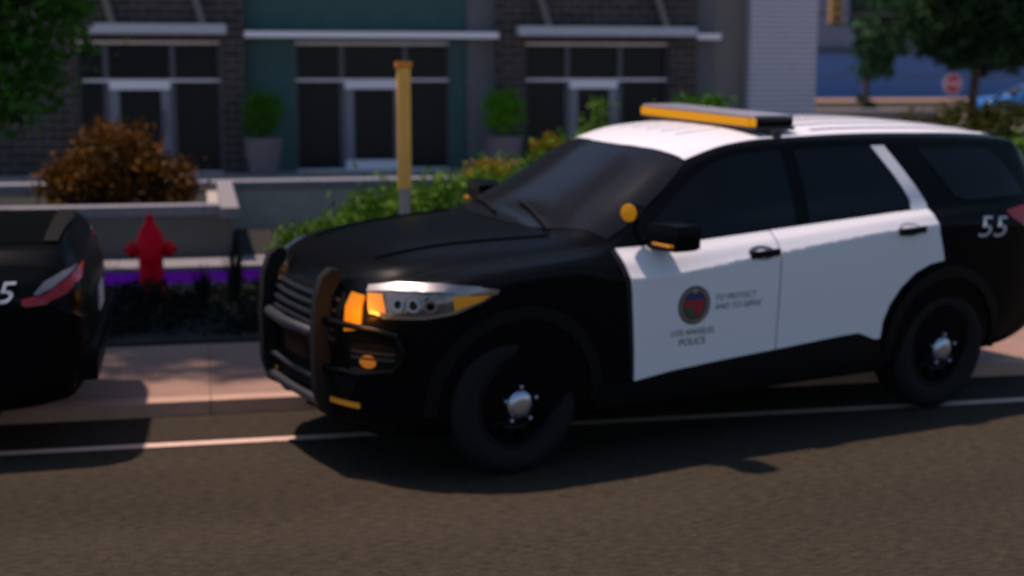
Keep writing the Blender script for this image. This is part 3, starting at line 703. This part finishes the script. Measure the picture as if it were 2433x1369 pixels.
def make_sedan(name, label, loc, rz, paint, police=True, cat='police car', roll=0):
    root = thing(name, label, cat, loc, rz, None, roll)
    K = dict(
        W=[(-2.53, .62), (-2.50, .76), (-2.42, .85), (-2.2, .905), (-1.5, .94), (0, .94), (1.5, .93), (1.9, .89), (2.2, .80), (2.38, .66), (2.46, .45)],
        zb=[(-2.53, .42), (-2.4, .30), (-1.8, .24), (0, .19), (2.0, .19), (2.46, .28)],
        zcr=[(-2.53, .74), (-2.3, .88), (-1.3, .90), (0, .84), (1.2, .78), (2.46, .62)],
        zl=[(-2.53, .84), (-2.46, .95), (-2.3, 1.02), (-1.8, 1.04), (-1, 1.02), (0, .98), (1, .93), (1.6, .88), (2.1, .80), (2.36, .70), (2.46, .64)],
        sh=[(-2.53, .05), (-2.2, .10), (-1, .09), (1, .09), (2.46, .06)],
        zr=[(-2.53, .87), (-2.46, 1.02), (-2.36, 1.10), (-2.1, 1.12), (-1.75, 1.13), (-1.5, 1.19), (-1.1, 1.34), (-.7, 1.40), (-.3, 1.41), (.1, 1.37), (.5, 1.18), (.85, .98), (1.2, .93), (2.1, .83), (2.46, .66)],
        yr=[(-2.53, .46), (-2.4, .68), (-1.8, .72), (-1.3, .66), (-.6, .58), (0, .58), (.5, .66), (.9, .76), (2.1, .68), (2.46, .38)],
        zt=[(-2.53, .89), (-2.47, 1.08), (-2.40, 1.175), (-2.1, 1.17), (-1.8, 1.17), (-1.55, 1.25), (-1.1, 1.40), (-.6, 1.47), (-.1, 1.46), (.2, 1.40), (.6, 1.20), (1.0, 1.02), (1.3, .98), (2.0, .92), (2.3, .82), (2.46, .69)])
    B = Body(K, -2.53, 2.46)
    xs = sorted(set([round(-2.53 + .015 * i, 4) for i in range(16)] + [round(-2.28 + .06 * i, 4) for i in range(78)] + [2.40, 2.43, 2.46]))
    xs = [x for x in xs if x <= 2.46]
    bm = B.mesh(xs); sk = Skin(bm); AX = 1.52
    cut_arches(bm, (AX, -AX), .36, .40, .93, 'body', paint, root); bm.free(); P = M_
    for x_ in (AX, -AX):
        for y_ in (.815, -.815): make_wheel(root, x_, y_, r=.35, wd=.23)
    for sd in (1, -1):
        fr = [(.80, .95), (.50, 1.13), (.15, 1.32), (-.05, 1.355), (-.22, 1.36), (-.24, .995)]
        rr = [(-.30, 1.0), (-.28, 1.365), (-.75, 1.36), (-1.0, 1.28), (-1.25, 1.12), (-1.30, 1.045)]
        for nm, poly, wp in (('door', [(.95, .90), (.93, .36), (-.265, .36), (-.265, .985), (.3, .965)], fr), ('door', [(-.275, .985), (-.275, .36), (-.98, .36), (-1.12, .60), (-1.3, .76), (-1.36, 1.02), (-.8, 1.0)], rr)):
            d = sk.panel(nm, paint, root, poly, off=.005, thick=.012, res=(.08, .05), side=sd)
            sk.panel('window', P['glass'], d, wp, off=.005, thick=.01, res=.06, side=sd)
            x0 = poly[2][0] + .14 if poly is not None else 0
            o = sk.cast((x0, 3 * sd, .90), (0, -sd, 0))[0]
            bmh = bmesh.new(); box(bmh, x0 - .09, x0 + .09, *sorted((o.y, o.y + sd * .035)), .885, .915, bev=.01); frombm('handle', bmh, paint, d, True, 35)
        # tail lamp wrapping the corner
        tl = sk.panel('tail_light', P['red_lamp'], root, [(.94, .965), (1.10, 1.00), (1.26, 1.035), (1.34, 1.05), (1.34, 1.01), (1.24, .96), (1.10, .90), (.98, .875), (.935, .89)], mode='rdiag', off=.008, thick=.02, res=.05, side=sd) if False else \
            sk.panel('tail_light', P['red_lamp'], root, [(-2.20, .865), (-2.20, .885), (-2.32, .91), (-2.43, .985), (-2.50, 1.02), (-2.505, .97), (-2.42, .90), (-2.32, .86), (-2.22, .85)], off=.01, thick=.02, res=.04, side=sd)
        sk.panel('reverse_lamp', P['clear_lamp'], tl, [(-2.26, .91), (-2.31, .965), (-2.40, 1.01), (-2.46, 1.02), (-2.43, .99), (-2.35, .935), (-2.28, .905)], off=.014, thick=.02, res=.04, side=sd)
        sk.panel('headlight', P['lamp_glass'], root, [(2.05, .74), (2.36, .71), (2.40, .64), (2.12, .64)], off=.008, thick=.02, res=.05, side=sd)
        bmm = bmesh.new(); box(bmm, .52, .66, *sorted((sd * .93, sd * 1.10)), .98, 1.09, bev=.03); mi = frombm('mirror', bmm, paint, root, True, 35)
        bmm = bmesh.new(); box(bmm, .56, .62, *sorted((sd * .80, sd * .95)), .97, 1.0, bev=.008); frombm('mirror_arm', bmm, P['plastic'], mi)
        if police:
            sk.text('unit_number', '55', P['decal'], root, -2.06, .92, .15, side=sd, flip=(sd > 0), shear=.25, ex=1.35)
    sk.panel('rear_window', P['glass'], root, [(-1.14, -.50), (-1.14, .50), (-1.70, .62), (-1.74, 0), (-1.70, -.62)], mode='top', off=.006, thick=.01, res=.06)
    sk.panel('windshield', P['screen'], root, [(.22, -.50), (.28, 0), (.22, .50), (.84, .68), (.96, 0), (.84, -.68)], mode='top', off=.006, thick=.01, res=.06)
    sk.panel('trunk_lid', paint, root, [(-1.80, -.62), (-1.84, 0), (-1.80, .62), (-2.34, .60), (-2.40, 0), (-2.34, -.60)], mode='top', off=.006, thick=.01, res=.06)
    bx('rear_number_plate', P['decal'], root, -2.552, -2.538, -.15, .15, .66, .80, bev=.003)
    bm = bmesh.new(); box(bm, -2.575, -2.40, -.80, .80, .40, .60, bev=.05); frombm('rear_bumper', bm, paint, root, True, 35)
    bx('undertray', P['plastic'], root, -2.0, 2.0, -.55, .55, .13, .26, bev=.02)
    sk.panel('spoiler', P['plastic'], root, [(-2.30, -.60), (-2.30, .60), (-2.37, .58), (-2.41, 0), (-2.37, -.58)], mode='top', off=.018, thick=.014, res=.05)
    return root

make_suv('black and white police SUV with amber roof light bar, angled across the white lane line', (2.712, 8.475, .038), math.pi + .306)
make_sedan('police_sedan', 'black police sedan at the left edge, only its tail showing beside the kerb', (-3.16, 8.84, .045), math.pi, M_['black'], roll=-.053)
make_sedan('parked_car', 'small bright blue car parked far away by the blue building', (35.2, 57, 0), math.pi, M_['blue'], False, 'car')

# ------------------------------------------------------------------ ground
def sheet(name, m, x0, x1, y0, y1, z, kind='structure'):
    bm = bmesh.new(); vs = [bm.verts.new(p) for p in ((x0, y0, z), (x1, y0, z), (x1, y1, z), (x0, y1, z))]; bm.faces.new(vs)
    return tag(frombm(name, bm, m), kind=kind)
sheet('ground', M_['terrace'], -600, 600, -200, 1200, -.03)
sheet('road', M_['asphalt'], -80, 120, -14, 8.82, 0)
tag(bx('kerb', M_['kerb'], None, -80, 90, 8.80, 8.96, -.02, .09, bev=.012), kind='structure')
tag(bx('pavement', M_['pave'], None, -80, 90, 8.965, 10.70, -.02, .088), kind='structure')
sheet('lane_line', M_['line'], -80, 120, 8.055, 8.145, .005)
tag(bx('planting_bed', M_['soil'], None, -30, 14, 10.70, 13.47, -.02, .11), kind='structure')
tag(bx('terrace_floor', M_['terrace'], None, -40, 13.2, 17.42, 29.9, -.02, .02), kind='structure')
tag(bx('terrace_soil', M_['soil'], None, .35, 13.9, 14.6, 17.05, -.02, .25), kind='structure')

# ------------------------------------------------------------------ ledge and walls
le = thing('purple_ledge', 'low stone ledge with a purple painted front at the foot of the grey wall', 'kerb', (-4, 13.8, 0))
o = bx('ledge_top', M_['ledge'], le, -14, 9.2, -.36, .35, .262, .30, bev=.006)
bx('purple_face', M_['purple'], le, -14, 9.2, -.35, -.32, .145, .26)
bx('ledge_foot', M_['ledge'], le, -14, 9.2, -.37, -.32, .10, .143)
pw = thing('planter_wall', 'grey rendered planter wall with pale coping, red hydrant standing before it', 'wall', (0, 14.15, 0))
bx('wall_face', M_['wall'], pw, -18, .26, 0, .22, .02, .70)
bx('coping', M_['capstone'], pw, -18, .155, -.03, .25, .703, .80, bev=.008)
bx('side_wall', M_['wall_lifted'], pw, .04, .26, .223, 2.93, .02, .70)
bx('side_coping', M_['ledge'], pw, .157, .33, -.34, 2.94, .705, .802, bev=.008)
tag(bx('planter_soil', M_['soil'], None, -18, .03, 14.38, 17.06, .2, .66), kind='structure')
tw = thing('terrace_wall', 'long grey terrace wall with thin pale coping below the shopfronts', 'wall', (0, 17.1, 0))
bx('wall_face', M_['wall_lifted'], tw, -18, 14, 0, .28, .0, .715)
bx('coping', M_['capstone'], tw, -18, 14, -.03, .34, .718, .80, bev=.008)

# ------------------------------------------------------------------ shop building
sh = thing('shop_building', 'row of dark glass shopfronts in brick, teal and grey bays with pale canopies', 'building', (0, 30, 0))
H = 12.6
def bay(name, m, x0, x1, y, holes, z1=H):
    """wall bay with openings; y is its front face, holes = (x0,x1,z0,z1)"""
    bm = bmesh.new(); xs = sorted({x0, x1, *[h[0] for h in holes], *[h[1] for h in holes]}); zs = sorted({0.0, z1, *[h[2] for h in holes], *[h[3] for h in holes]})
    for a, b_ in zip(xs, xs[1:]):
        run = None
        for c, d_ in list(zip(zs, zs[1:])):
            inside = any(h[0] <= a and b_ <= h[1] and h[2] <= c and d_ <= h[3] for h in holes)
            if not inside:
                box(bm, a, b_, y, y + .45, c, d_)
    bmesh.ops.remove_doubles(bm, verts=bm.verts, dist=1e-4)
    # drop internal duplicate faces
    seen = {}
    for f in bm.faces: seen.setdefault(tuple(round(v, 3) for v in f.calc_center_median()), []).append(f)
    bmesh.ops.delete(bm, geom=[f for fs in seen.values() if len(fs) > 1 for f in fs], context='FACES')
    return frombm(name, bm, m, sh)
def storefront(x0, x1, dl, dr, y):
    """pale frame members, dark mullions, glass, door with stiles and rails"""
    fr = bpy.data.objects.new('storefront', None); C.objects.link(fr); fr.parent = sh; fr.location = (x0, y, 0)
    w_ = x1 - x0; dl -= x0; dr -= x0
    bx('frame_rail', M_['frame'], fr, 0, w_, -.05, .10, 2.60, 2.65); bx('frame_rail', M_['frame'], fr, 0, w_, -.05, .10, 1.855, 1.90)
    bx('frame_rail', M_['frame'], fr, 0, dl, -.05, .10, 0, .045); bx('frame_rail', M_['frame'], fr, dr, w_, -.05, .10, 0, .045)
    for a in (0, dl - .04, dr + .04, w_):
        c = .05 if a in (0, w_) else .055
        for z0, z1 in ((1.902, 2.598), (.047, 1.853)): bx('mullion', M_['mull'], fr, max(a - c, 0), min(a + c, w_), -.03, .09, z0, z1)
    bx('transom_pane', M_['pane'], fr, .051, w_ - .051, .03, .06, 1.90, 2.60)
    bx('side_pane', M_['pane'], fr, .051, dl - .096, .03, .06, .046, 1.853)
    bx('side_pane', M_['pane'], fr, dr + .096, w_ - .051, .03, .06, .046, 1.853)
    dw = dr - dl; st = .20
    for a, c in ((1.70, 1.85), (.01, .22)): bx('door_rail', M_['frame'], fr, dl + .018, dr - .018, -.04, .02, a, c)
    for a, c in ((dl + .018, dl + st), (dr - st, dr - .018)): bx('door_stile', M_['stile'], fr, a, c, -.038, .02, .222, 1.698)
    bx('door_pane', M_['pane'], fr, dl + st + .001, dr - st - .001, -.02, .0, .222, 1.698)
    bm = bmesh.new(); tube(bm, [(dr - st + .06, -.09, .8), (dr - st + .06, -.09, 1.3)], .015, 8)
    for z in (.82, 1.28): tube(bm, [(dr - st + .06, -.09, z), (dr - st + .06, -.038, z)], .010, 6)
    frombm('door_handle', bm, M_['dark'], fr)
M_['stile'] = mat('grey door stile metal', (.17, .18, .23), .5)
bay('brick_bay', M_['brick'], -7.0, .90, -.32, [(-2.35, .42, 0, 2.65)])
bay('teal_bay', M_['green'], .902, 5.48, 0, [(1.92, 5.12, 0, 2.65)])
bay('grey_pier', M_['greycol'], 5.482, 6.10, -.05, [])
bay('brick_bay', M_['brick'], 6.102, 10.44, -.32, [(6.68, 9.84, 0, 2.65)])
bay('grey_pier', M_['greycol'], 10.442, 10.95, -.02, [])
bay('brown_pier', M_['browncol'], 10.952, 11.66, -.02, [])
bay('siding_bay', M_['siding'], 11.662, 13.2, -.30, [])
storefront(-2.35, .42, -1.77, -.56, -.12)
storefront(1.92, 5.12, 2.92, 4.16, .14)
storefront(6.68, 9.84, 7.66, 8.74, -.12)
bx('interior_wall', M_['dark'], sh, -7, 13.1, .5, .7, 0, H)
for x0, x1, z0, z1, y in ((-2.07, .55, 2.79, 2.985, -.62), (6.47, 10.34, 2.79, 2.985, -.62)):
    cn = bx('canopy', M_['canopy'], sh, x0, x1, y, -.322, z0, z1, bev=.01)
    for xx in ((x0 + x1) / 2 - (x1 - x0) * .33, (x0 + x1) / 2 + (x1 - x0) * .33):
        bm = bmesh.new(); tube(bm, [(xx, y + .06, z1 - .004), (xx - .25, -.33, z1 + .9)], .07, 8); frombm('canopy_strut', bm, M_['browncol'], cn)
bx('sign_ledge', M_['frame'], sh, .905, 6.095, -.40, -.002 - .05, 2.735, 2.855, bev=.008)
bx('sign_ledge', M_['frame'], sh, 10.445, 10.98, -.34, -.022, 2.735, 2.855, bev=.008)
bx('roof_slab', M_['greycol'], sh, -7.1, 13.3, -.40, 9.0, H + .002, H + .4)
bx('side_wall', M_['siding'], sh, 12.9, 13.19, .16, 9.0, 0, H)
bx('side_wall', M_['brick'], sh, -6.99, -6.7, .14, 9.0, 0, H)
bx('plinth', M_['capstone'], sh, -7.0, .88, -.36, -.325, -.01, .06) if False else None

# ------------------------------------------------------------------ topiary in pots
def topiary(label, x, y, leafm, seed):
    t_ = thing('potted_topiary', label, 'potted plant', (x, y, .02), 0, 'potted round bushes beside the shop doors')
    bm = bmesh.new(); lathe(bm, [(.27, 0), (.34, .35), (.385, .70), (.40, .74), (.365, .74), (.34, .66)], 28); frombm('pot', bm, M_['pot'], t_, True, 35)
    bm = bmesh.new(); limbs(bm, (0, 0, .55), (0, 0, 1.3), .04, 8, seed); frombm('stem', bm, M_['bark'], t_)
    foliage('crown', leafm, [(0, 0, 1.22, .38, .38, .46)], 2600, .035, t_, seed)
topiary('round green bush in a mauve pot, shade put into its leaf colour, left of the middle shopfront', 1.20, 29.0, L_['topshade'], 3)
topiary('round green bush in a mauve pot, sunlight put into its leaf colour, right of the middle shopfront', 5.98, 28.6, L_['lime'], 4)

# ------------------------------------------------------------------ hydrant
hy = thing('fire_hydrant', 'red fire hydrant standing in front of the grey planter wall', 'hydrant', (-.455, 12.6, .11))
bm = bmesh.new()
lathe(bm, [(.17, 0), (.17, .035), (.125, .045), (.115, .06), (.105, .10), (.10, .44), (.125, .45), (.135, .47), (.135, .50), (.12, .51), (.115, .56), (.09, .63), (.05, .68), (.035, .70), (.035, .74), (.028, .76)], 28)
frombm('barrel', bm, M_['hyd'], hy, True, 30)
for sd in (1, -1):
    bm = bmesh.new(); lathe(bm, [(.055, sd * .07), (.055, sd * .13), (.07, sd * .135), (.07, sd * .18), (.05, sd * .19), (.022, sd * .195), (.022, sd * .225)], 18, center=(0, 0, .50 - .04), axis='X'); frombm('side_nozzle', bm, M_['hyd'], hy, True, 30)
bm = bmesh.new(); lathe(bm, [(.075, -.07), (.075, -.14), (.095, -.145), (.095, -.19), (.07, -.20), (.025, -.205), (.025, -.235)], 20, center=(0, 0, .43), axis='Y'); frombm('front_nozzle', bm, M_['hyd'], hy, True, 30)
bm = bmesh.new()
for k in range(8):
    a = k * math.pi / 4; lathe(bm, [(.011, .035), (.011, .055)], 6, center=(.145 * math.cos(a), .145 * math.sin(a), 0))
frombm('flange_bolts', bm, M_['hyd'], hy)

# ------------------------------------------------------------------ yellow post
po = thing('yellow_post', 'tall square yellow post with an orange cap and grey foot behind the hood', 'post', (1.70, 12.3, .10))
bx('shaft', M_['post'], po, -.055, .055, -.05, .05, .98, 2.005, bev=.006)
bx('cap', M_['posttop'], po, -.068, .068, -.062, .062, 2.007, 2.06, bev=.006)
bm = bmesh.new(); lathe(bm, [(.10, 0), (.10, .02), (.048, .03), (.048, .978)], 20); frombm('foot_tube', bm, M_['postbase'], po, True, 40)

# ------------------------------------------------------------------ plants
def plant(name, label, cat, leafm, blobs, n, leaf, trunk=None, seed=0, group=None, loc=None, fill=.35):
    bx_ = blobs[0]; loc = loc or (bx_[0], bx_[1], 0)
    t_ = thing(name, label, cat, loc, 0, group)
    rel = [(b[0] - loc[0], b[1] - loc[1], b[2] - loc[2], b[3], b[4], b[5]) for b in blobs]
    foliage('crown' if trunk else 'foliage', leafm, rel, n, leaf, t_, seed, fill)
    bm = bmesh.new()
    if trunk:
        limbs(bm, (0, 0, 0), trunk[0], trunk[1], trunk[2], seed); frombm('trunk', bm, M_['bark'], t_, True)
    else:
        for b_ in rel:
            for k in range(5):
                a = random.uniform(0, 6.28); tube(bm, [(b_[0] + .03 * math.cos(a), b_[1] + .03 * math.sin(a), 0.02), (b_[0] + b_[3] * .35 * math.cos(a), b_[1] + b_[4] * .35 * math.sin(a), b_[2])], .012, 5, .5)
        frombm('stems', bm, M_['bark'], t_)
    return t_
# tree at the left whose crown overhangs the pavement
plant('street_tree', 'leafy green street tree at the left edge overhanging the pavement', 'tree', L_['tree'],
      [(-2.2, 13.0, 3.6, 1.25, 1.3, 1.25), (-1.9, 13.0, 2.55, .95, .9, .85), (-1.6, 12.2, 3.9, 1.1, 1.2, .8), (-.8, 11.6, 4.2, 1.2, 1.1, .8), (-2.8, 13.2, 2.9, 1.2, 1.2, 1.1), (.2, 12.0, 4.3, 1.1, 1.2, .7), (-1.4, 10.95, 4.7, 1.3, .75, .5), (-.4, 11.0, 4.9, 1.3, .75, .5), (.8, 11.1, 5.0, 1.3, .8, .5), (-1.72, 13.2, 1.95, .5, .6, .42)],
      44000, .058, ((.5, -.3, 3.9), .10, 9), 11, None, (-2.45, 12.7, .1))
plant('rust_shrub', 'rounded amber brown shrub growing in the raised planter', 'shrub', L_['rust'],
      [(-.90, 15.6, 1.10, .46, .46, .46), (-.52, 15.5, .93, .38, .36, .32), (-1.25, 15.6, .88, .36, .36, .30), (-.25, 15.4, .82, .22, .26, .15)], 6000, .045, seed=12, loc=(-1.0, 15.6, .62))
plant('boxwood_bush', 'bright green spreading bush at the end of the purple ledge', 'bush', L_['hedge'],
      [(1.10, 12.6, .48, .46, .6, .36), (1.58, 12.9, .58, .53, .6, .43), (.93, 12.2, .38, .32, .4, .26)], 6500, .04, seed=13, loc=(1.2, 12.6, .1))
plant('boxwood_bush', 'deeper green bush just right of the yellow post', 'bush', L_['hedge'],
      [(2.25, 13.2, .66, .58, .6, .50), (2.85, 13.6, .68, .5, .6, .48)], 5500, .04, seed=14, loc=(2.4, 13.2, .1))
plant('boxwood_bush', 'low green bush rising behind the windscreen of the SUV', 'bush', L_['topshade'],
      [(3.4, 15.6, .62, .6, .6, .52), (4.1, 15.8, .72, .6, .5, .60)], 5000, .04, seed=15, loc=(3.7, 15.6, .24))
plant('yellow_bush', 'yellow flowering bush below the right-hand topiary', 'bush', L_['yellow'],
      [(2.95, 14.7, 1.03, .20, .2, .12), (2.80, 14.7, .95, .16, .18, .10)], 1100, .035, seed=16, loc=(2.9, 14.7, .24))
plant('yellow_bush', 'smaller yellow bush touching the roof corner of the SUV', 'bush', L_['yellow'],
      [(3.98, 16.3, 1.16, .17, .2, .16)], 500, .04, seed=17, loc=(3.98, 16.3, .24))
plant('young_plant', 'thin green plant in front of the right shop door', 'plant', L_['hedge'],
      [(5.0, 18.0, 1.42, .22, .2, .28), (4.85, 17.9, 1.2, .3, .25, .2)], 700, .04, seed=18, loc=(5.0, 18.0, 0))
plant('young_plant', 'green plant seen above the light bar beside the pale siding', 'plant', L_['topshade'],
      [(6.45, 18.1, 1.56, .40, .3, .20)], 900, .04, seed=19, loc=(6.45, 18.1, 0))
# dark ground cover, one mass
foliage_o = foliage('ground_cover', L_['ever'], [(-1.6 + .42 * k, 11.2 + .55 * j, .11, .42, .34, .07) for k in range(9) for j in range(4)] + [(-.5, 12.35, .20, .45, .14, .13)], 24000, .028, None, 20)
tag(foliage_o, 'very dark low ground cover filling the bed behind the pavement', 'ground cover', kind='stuff')
for i, (x, y, h, lab) in enumerate(((-.02, 12.4, .40, 'dark upright blades standing in for a wall shadow just right of the red hydrant'), (.24, 12.5, .62, 'taller dark blades standing in for a wall shadow farther right of the hydrant'), (-.44, 12.1, .26, 'low dark blades standing in for the shadow under the red hydrant'))):  # dark blades stand in for shadows on the wall and under the hydrant
    t_ = thing('shadow_tuft', lab, 'shadow stand-in', (x, y, .1), 0, 'dark blades standing in for shadows around the hydrant'); bm = bmesh.new()
    for k in range(70):
        a = random.uniform(0, 6.28); r0 = random.uniform(0, .05); r1 = r0 + random.uniform(.02, .13); hh = h * random.uniform(.5, 1)
        p0 = Vector((r0 * math.cos(a), r0 * math.sin(a), 0)); p1 = Vector((r1 * .5 * math.cos(a), r1 * .5 * math.sin(a), hh * .6)); p2 = Vector((r1 * math.cos(a), r1 * math.sin(a), hh))
        tdir = Vector((-math.sin(a), math.cos(a), 0)) * .008
        v_ = [bm.verts.new(q) for q in (p0 - tdir, p0 + tdir, p1 + tdir, p1 - tdir)]; bm.faces.new(v_); bm.faces.new((v_[3], v_[2], bm.verts.new(p2)))
    frombm('blades', bm, L_['ever'], t_)
# right-hand side
plant('olive_shrub', 'broad olive shrub behind the rear roof of the SUV', 'shrub', L_['olive'],
      [(11.6, 20.5, .95, 1.0, .8, .62), (12.6, 20.5, 1.0, .9, .8, .65), (10.9, 20.8, .9, .6, .6, .45)], 7000, .055, seed=21, loc=(11.6, 20.5, 0))
plant('olive_shrub', 'green shrub at the right edge beside the rear of the SUV', 'shrub', L_['hedge'],
      [(10.3, 16.6, .72, .55, .6, .55), (9.85, 16.4, .45, .4, .4, .35)], 4200, .05, seed=22, loc=(10.3, 16.6, .0))
plant('street_tree', 'big dark green tree at the top right over the stop sign', 'tree', L_['deep'],
      [(19.6, 34, 4.2, 2.0, 1.8, 1.5), (18.6, 34, 3.2, 1.4, 1.3, .9), (20.6, 34, 3.0, 1.4, 1.3, .9), (19.7, 34, 2.6, 1.2, 1.2, .7), (21.5, 34.5, 4.0, 1.5, 1.3, 1.3), (19.2, 33.5, 5.6, 2, 1.8, 1.2)],
      30000, .11, ((0.2, 0, 4.0), .16, 8), 23, None, (19.35, 34, 0))
plant('street_tree', 'slimmer teal green tree standing against the blue building', 'tree', L_['teal'],
      [(27.1, 55, 3.3, 1.1, 1.2, .9), (27.0, 55, 2.3, .8, .8, .7), (28.4, 55, 4.6, 1.6, 1.5, 1.2), (26.7, 55, .75, .45, .4, .5)],
      9000, .13, ((0, 0, 3.6), .17, 7), 24, None, (26.75, 55, 0))
# planter by the corner
cw = thing('corner_planter_wall', 'grey planter wall with pale coping across the corner plaza', 'wall', (24, 44, 0))
bx('wall_face', M_['wall'], cw, -8, 0, 0, .3, 0, .68); bx('coping', M_['ledge'], cw, -8.05, .05, -.04, 1.3, .683, .78, bev=.01)
sheet('far_road', M_['asphalt'], 24, 120, 60, 88, -.012)
sheet('far_pavement', M_['pave'], 10, 140, 88.5, 99.8, .02)
tag(bx('far_kerb', M_['kerb'], None, 10, 140, 56.5, 59.9, -.02, .10), kind='structure')

# far building
fb = thing('blue_building', 'distant blue and grey commercial building beyond the corner', 'building', (52, 100, 0))
bx('lower_storey', M_['farblue'], fb, -14, 24, 0, 12, 0, 3.40)
bx('cornice', M_['dark'], fb, -14.2, 24.2, -.25, 12, 3.403, 3.62)
bx('upper_storey', M_['fargrey'], fb, -14, 24, .15, 12, 3.623, 9)
bx('light_strip', M_['fargrey'], fb, -14, 24, -.08, -.003, 1.66, 1.76)
for k in range(6):
    wn = bx('window', M_['pane'], fb, -11 + 6 * k, -8 + 6 * k, .10, .146, 5.4, 7.4); bx('window_frame', M_['frame'], wn, -11.1 + 6 * k, -7.9 + 6 * k, .08, .099, 5.28, 5.38)
bx('parapet', M_['dark'], fb, -14.1, 24.1, 0.0, 12.1, 9.003, 9.3)

# stop sign
ss = thing('stop_sign', 'red octagonal stop sign on a post under the dark tree', 'sign', (27.72, 50, 0))
bm = bmesh.new(); tube(bm, [(0, 0, 0), (0, 0, 1.95)], .035, 8); frombm('pole', bm, M_['galv'], ss)
def octo(name, m, r_, y0, y1, par):
    bm = bmesh.new(); A = [[bm.verts.new((r_ * math.cos(R(22.5 + 45 * k)), y, 1.56 + r_ * math.sin(R(22.5 + 45 * k)))) for k in range(8)] for y in (y0, y1)]
    for k in range(8): bm.faces.new((A[0][k], A[0][(k + 1) % 8], A[1][(k + 1) % 8], A[1][k]))
    bm.faces.new(A[0]); bm.faces.new(A[1]); return frombm(name, bm, m, par)
bd = octo('sign_board', M_['frame'], .40, -.055, -.042, ss); octo('sign_face', M_['sred2'], .375, -.060, -.0555, bd)
cu = bpy.data.curves.new('lettering', 'FONT'); cu.body = 'STOP'; cu.size = .26; cu.align_x = 'CENTER'; cu.align_y = 'CENTER'; cu.extrude = .002
tx = bpy.data.objects.new('tmp', cu); C.objects.link(tx); dg = bpy.context.evaluated_depsgraph_get(); me = bpy.data.meshes.new_from_object(tx.evaluated_get(dg)); bpy.data.objects.remove(tx)
me.transform(Matrix.Translation((0, -.064, 1.56)) @ Matrix.Rotation(R(90), 4, 'X')); link('lettering', me, M_['frame'], bd); me.materials.clear(); me.materials.append(M_['frame'])

# span wire and signal
sg = thing('traffic_signal', 'ochre traffic signal hanging from the overhead wire', 'traffic light', (20.98, 45.8, -1.08))
bm = bmesh.new(); box(bm, -.20, .20, -.15, .15, 4.70, 5.75, bev=.03); hd = frombm('housing', bm, M_['sigy'], sg)
bx('base_plate', M_['dark'], sg, -.24, .24, -.2, .2, 4.62, 4.70)
for z in (4.9, 5.22, 5.54):
    bm = bmesh.new(); lathe(bm, [(.11, -.152), (.11, -.17), (.09, -.18)], 18, center=(0, 0, z), axis='Y'); frombm('lens', bm, M_['siglens'], hd)
    bm = bmesh.new(); tube(bm, [(.13 * math.cos(a), -.26, z + .13 * math.sin(a)) for a in np.linspace(0, math.pi, 9)], .015, 6); frombm('visor', bm, M_['sigy'], hd)
bm = bmesh.new(); tube(bm, [(0, 0, 5.74), (0, 0, 6.05)], .03, 8); frombm('hanger', bm, M_['dark'], sg)
ww = thing('span_wire', 'thin black overhead wire across the street corner', 'wire', (20.5, 46.1, -1.08)); bm = bmesh.new()
tube(bm, [(-3, 0, 5.10), (0, 0, 5.04), (4, 0, 5.0), (9, 0, 5.1), (30, 0, 5.8)], .03, 6); frombm('cable', bm, M_['dark'], ww)
bm = bmesh.new(); tube(bm, [(0 + .54, -.3, 6.05), (.54, 0, 6.05)], .02, 6); frombm('cable_clamp', bm, M_['dark'], ww)
for x in (-3, 30):
    bm = bmesh.new(); tube(bm, [(x, 0, 0), (x, 0, 6.3)], .12, 10, .7); frombm('wire_pole', bm, M_['galv'], ww)
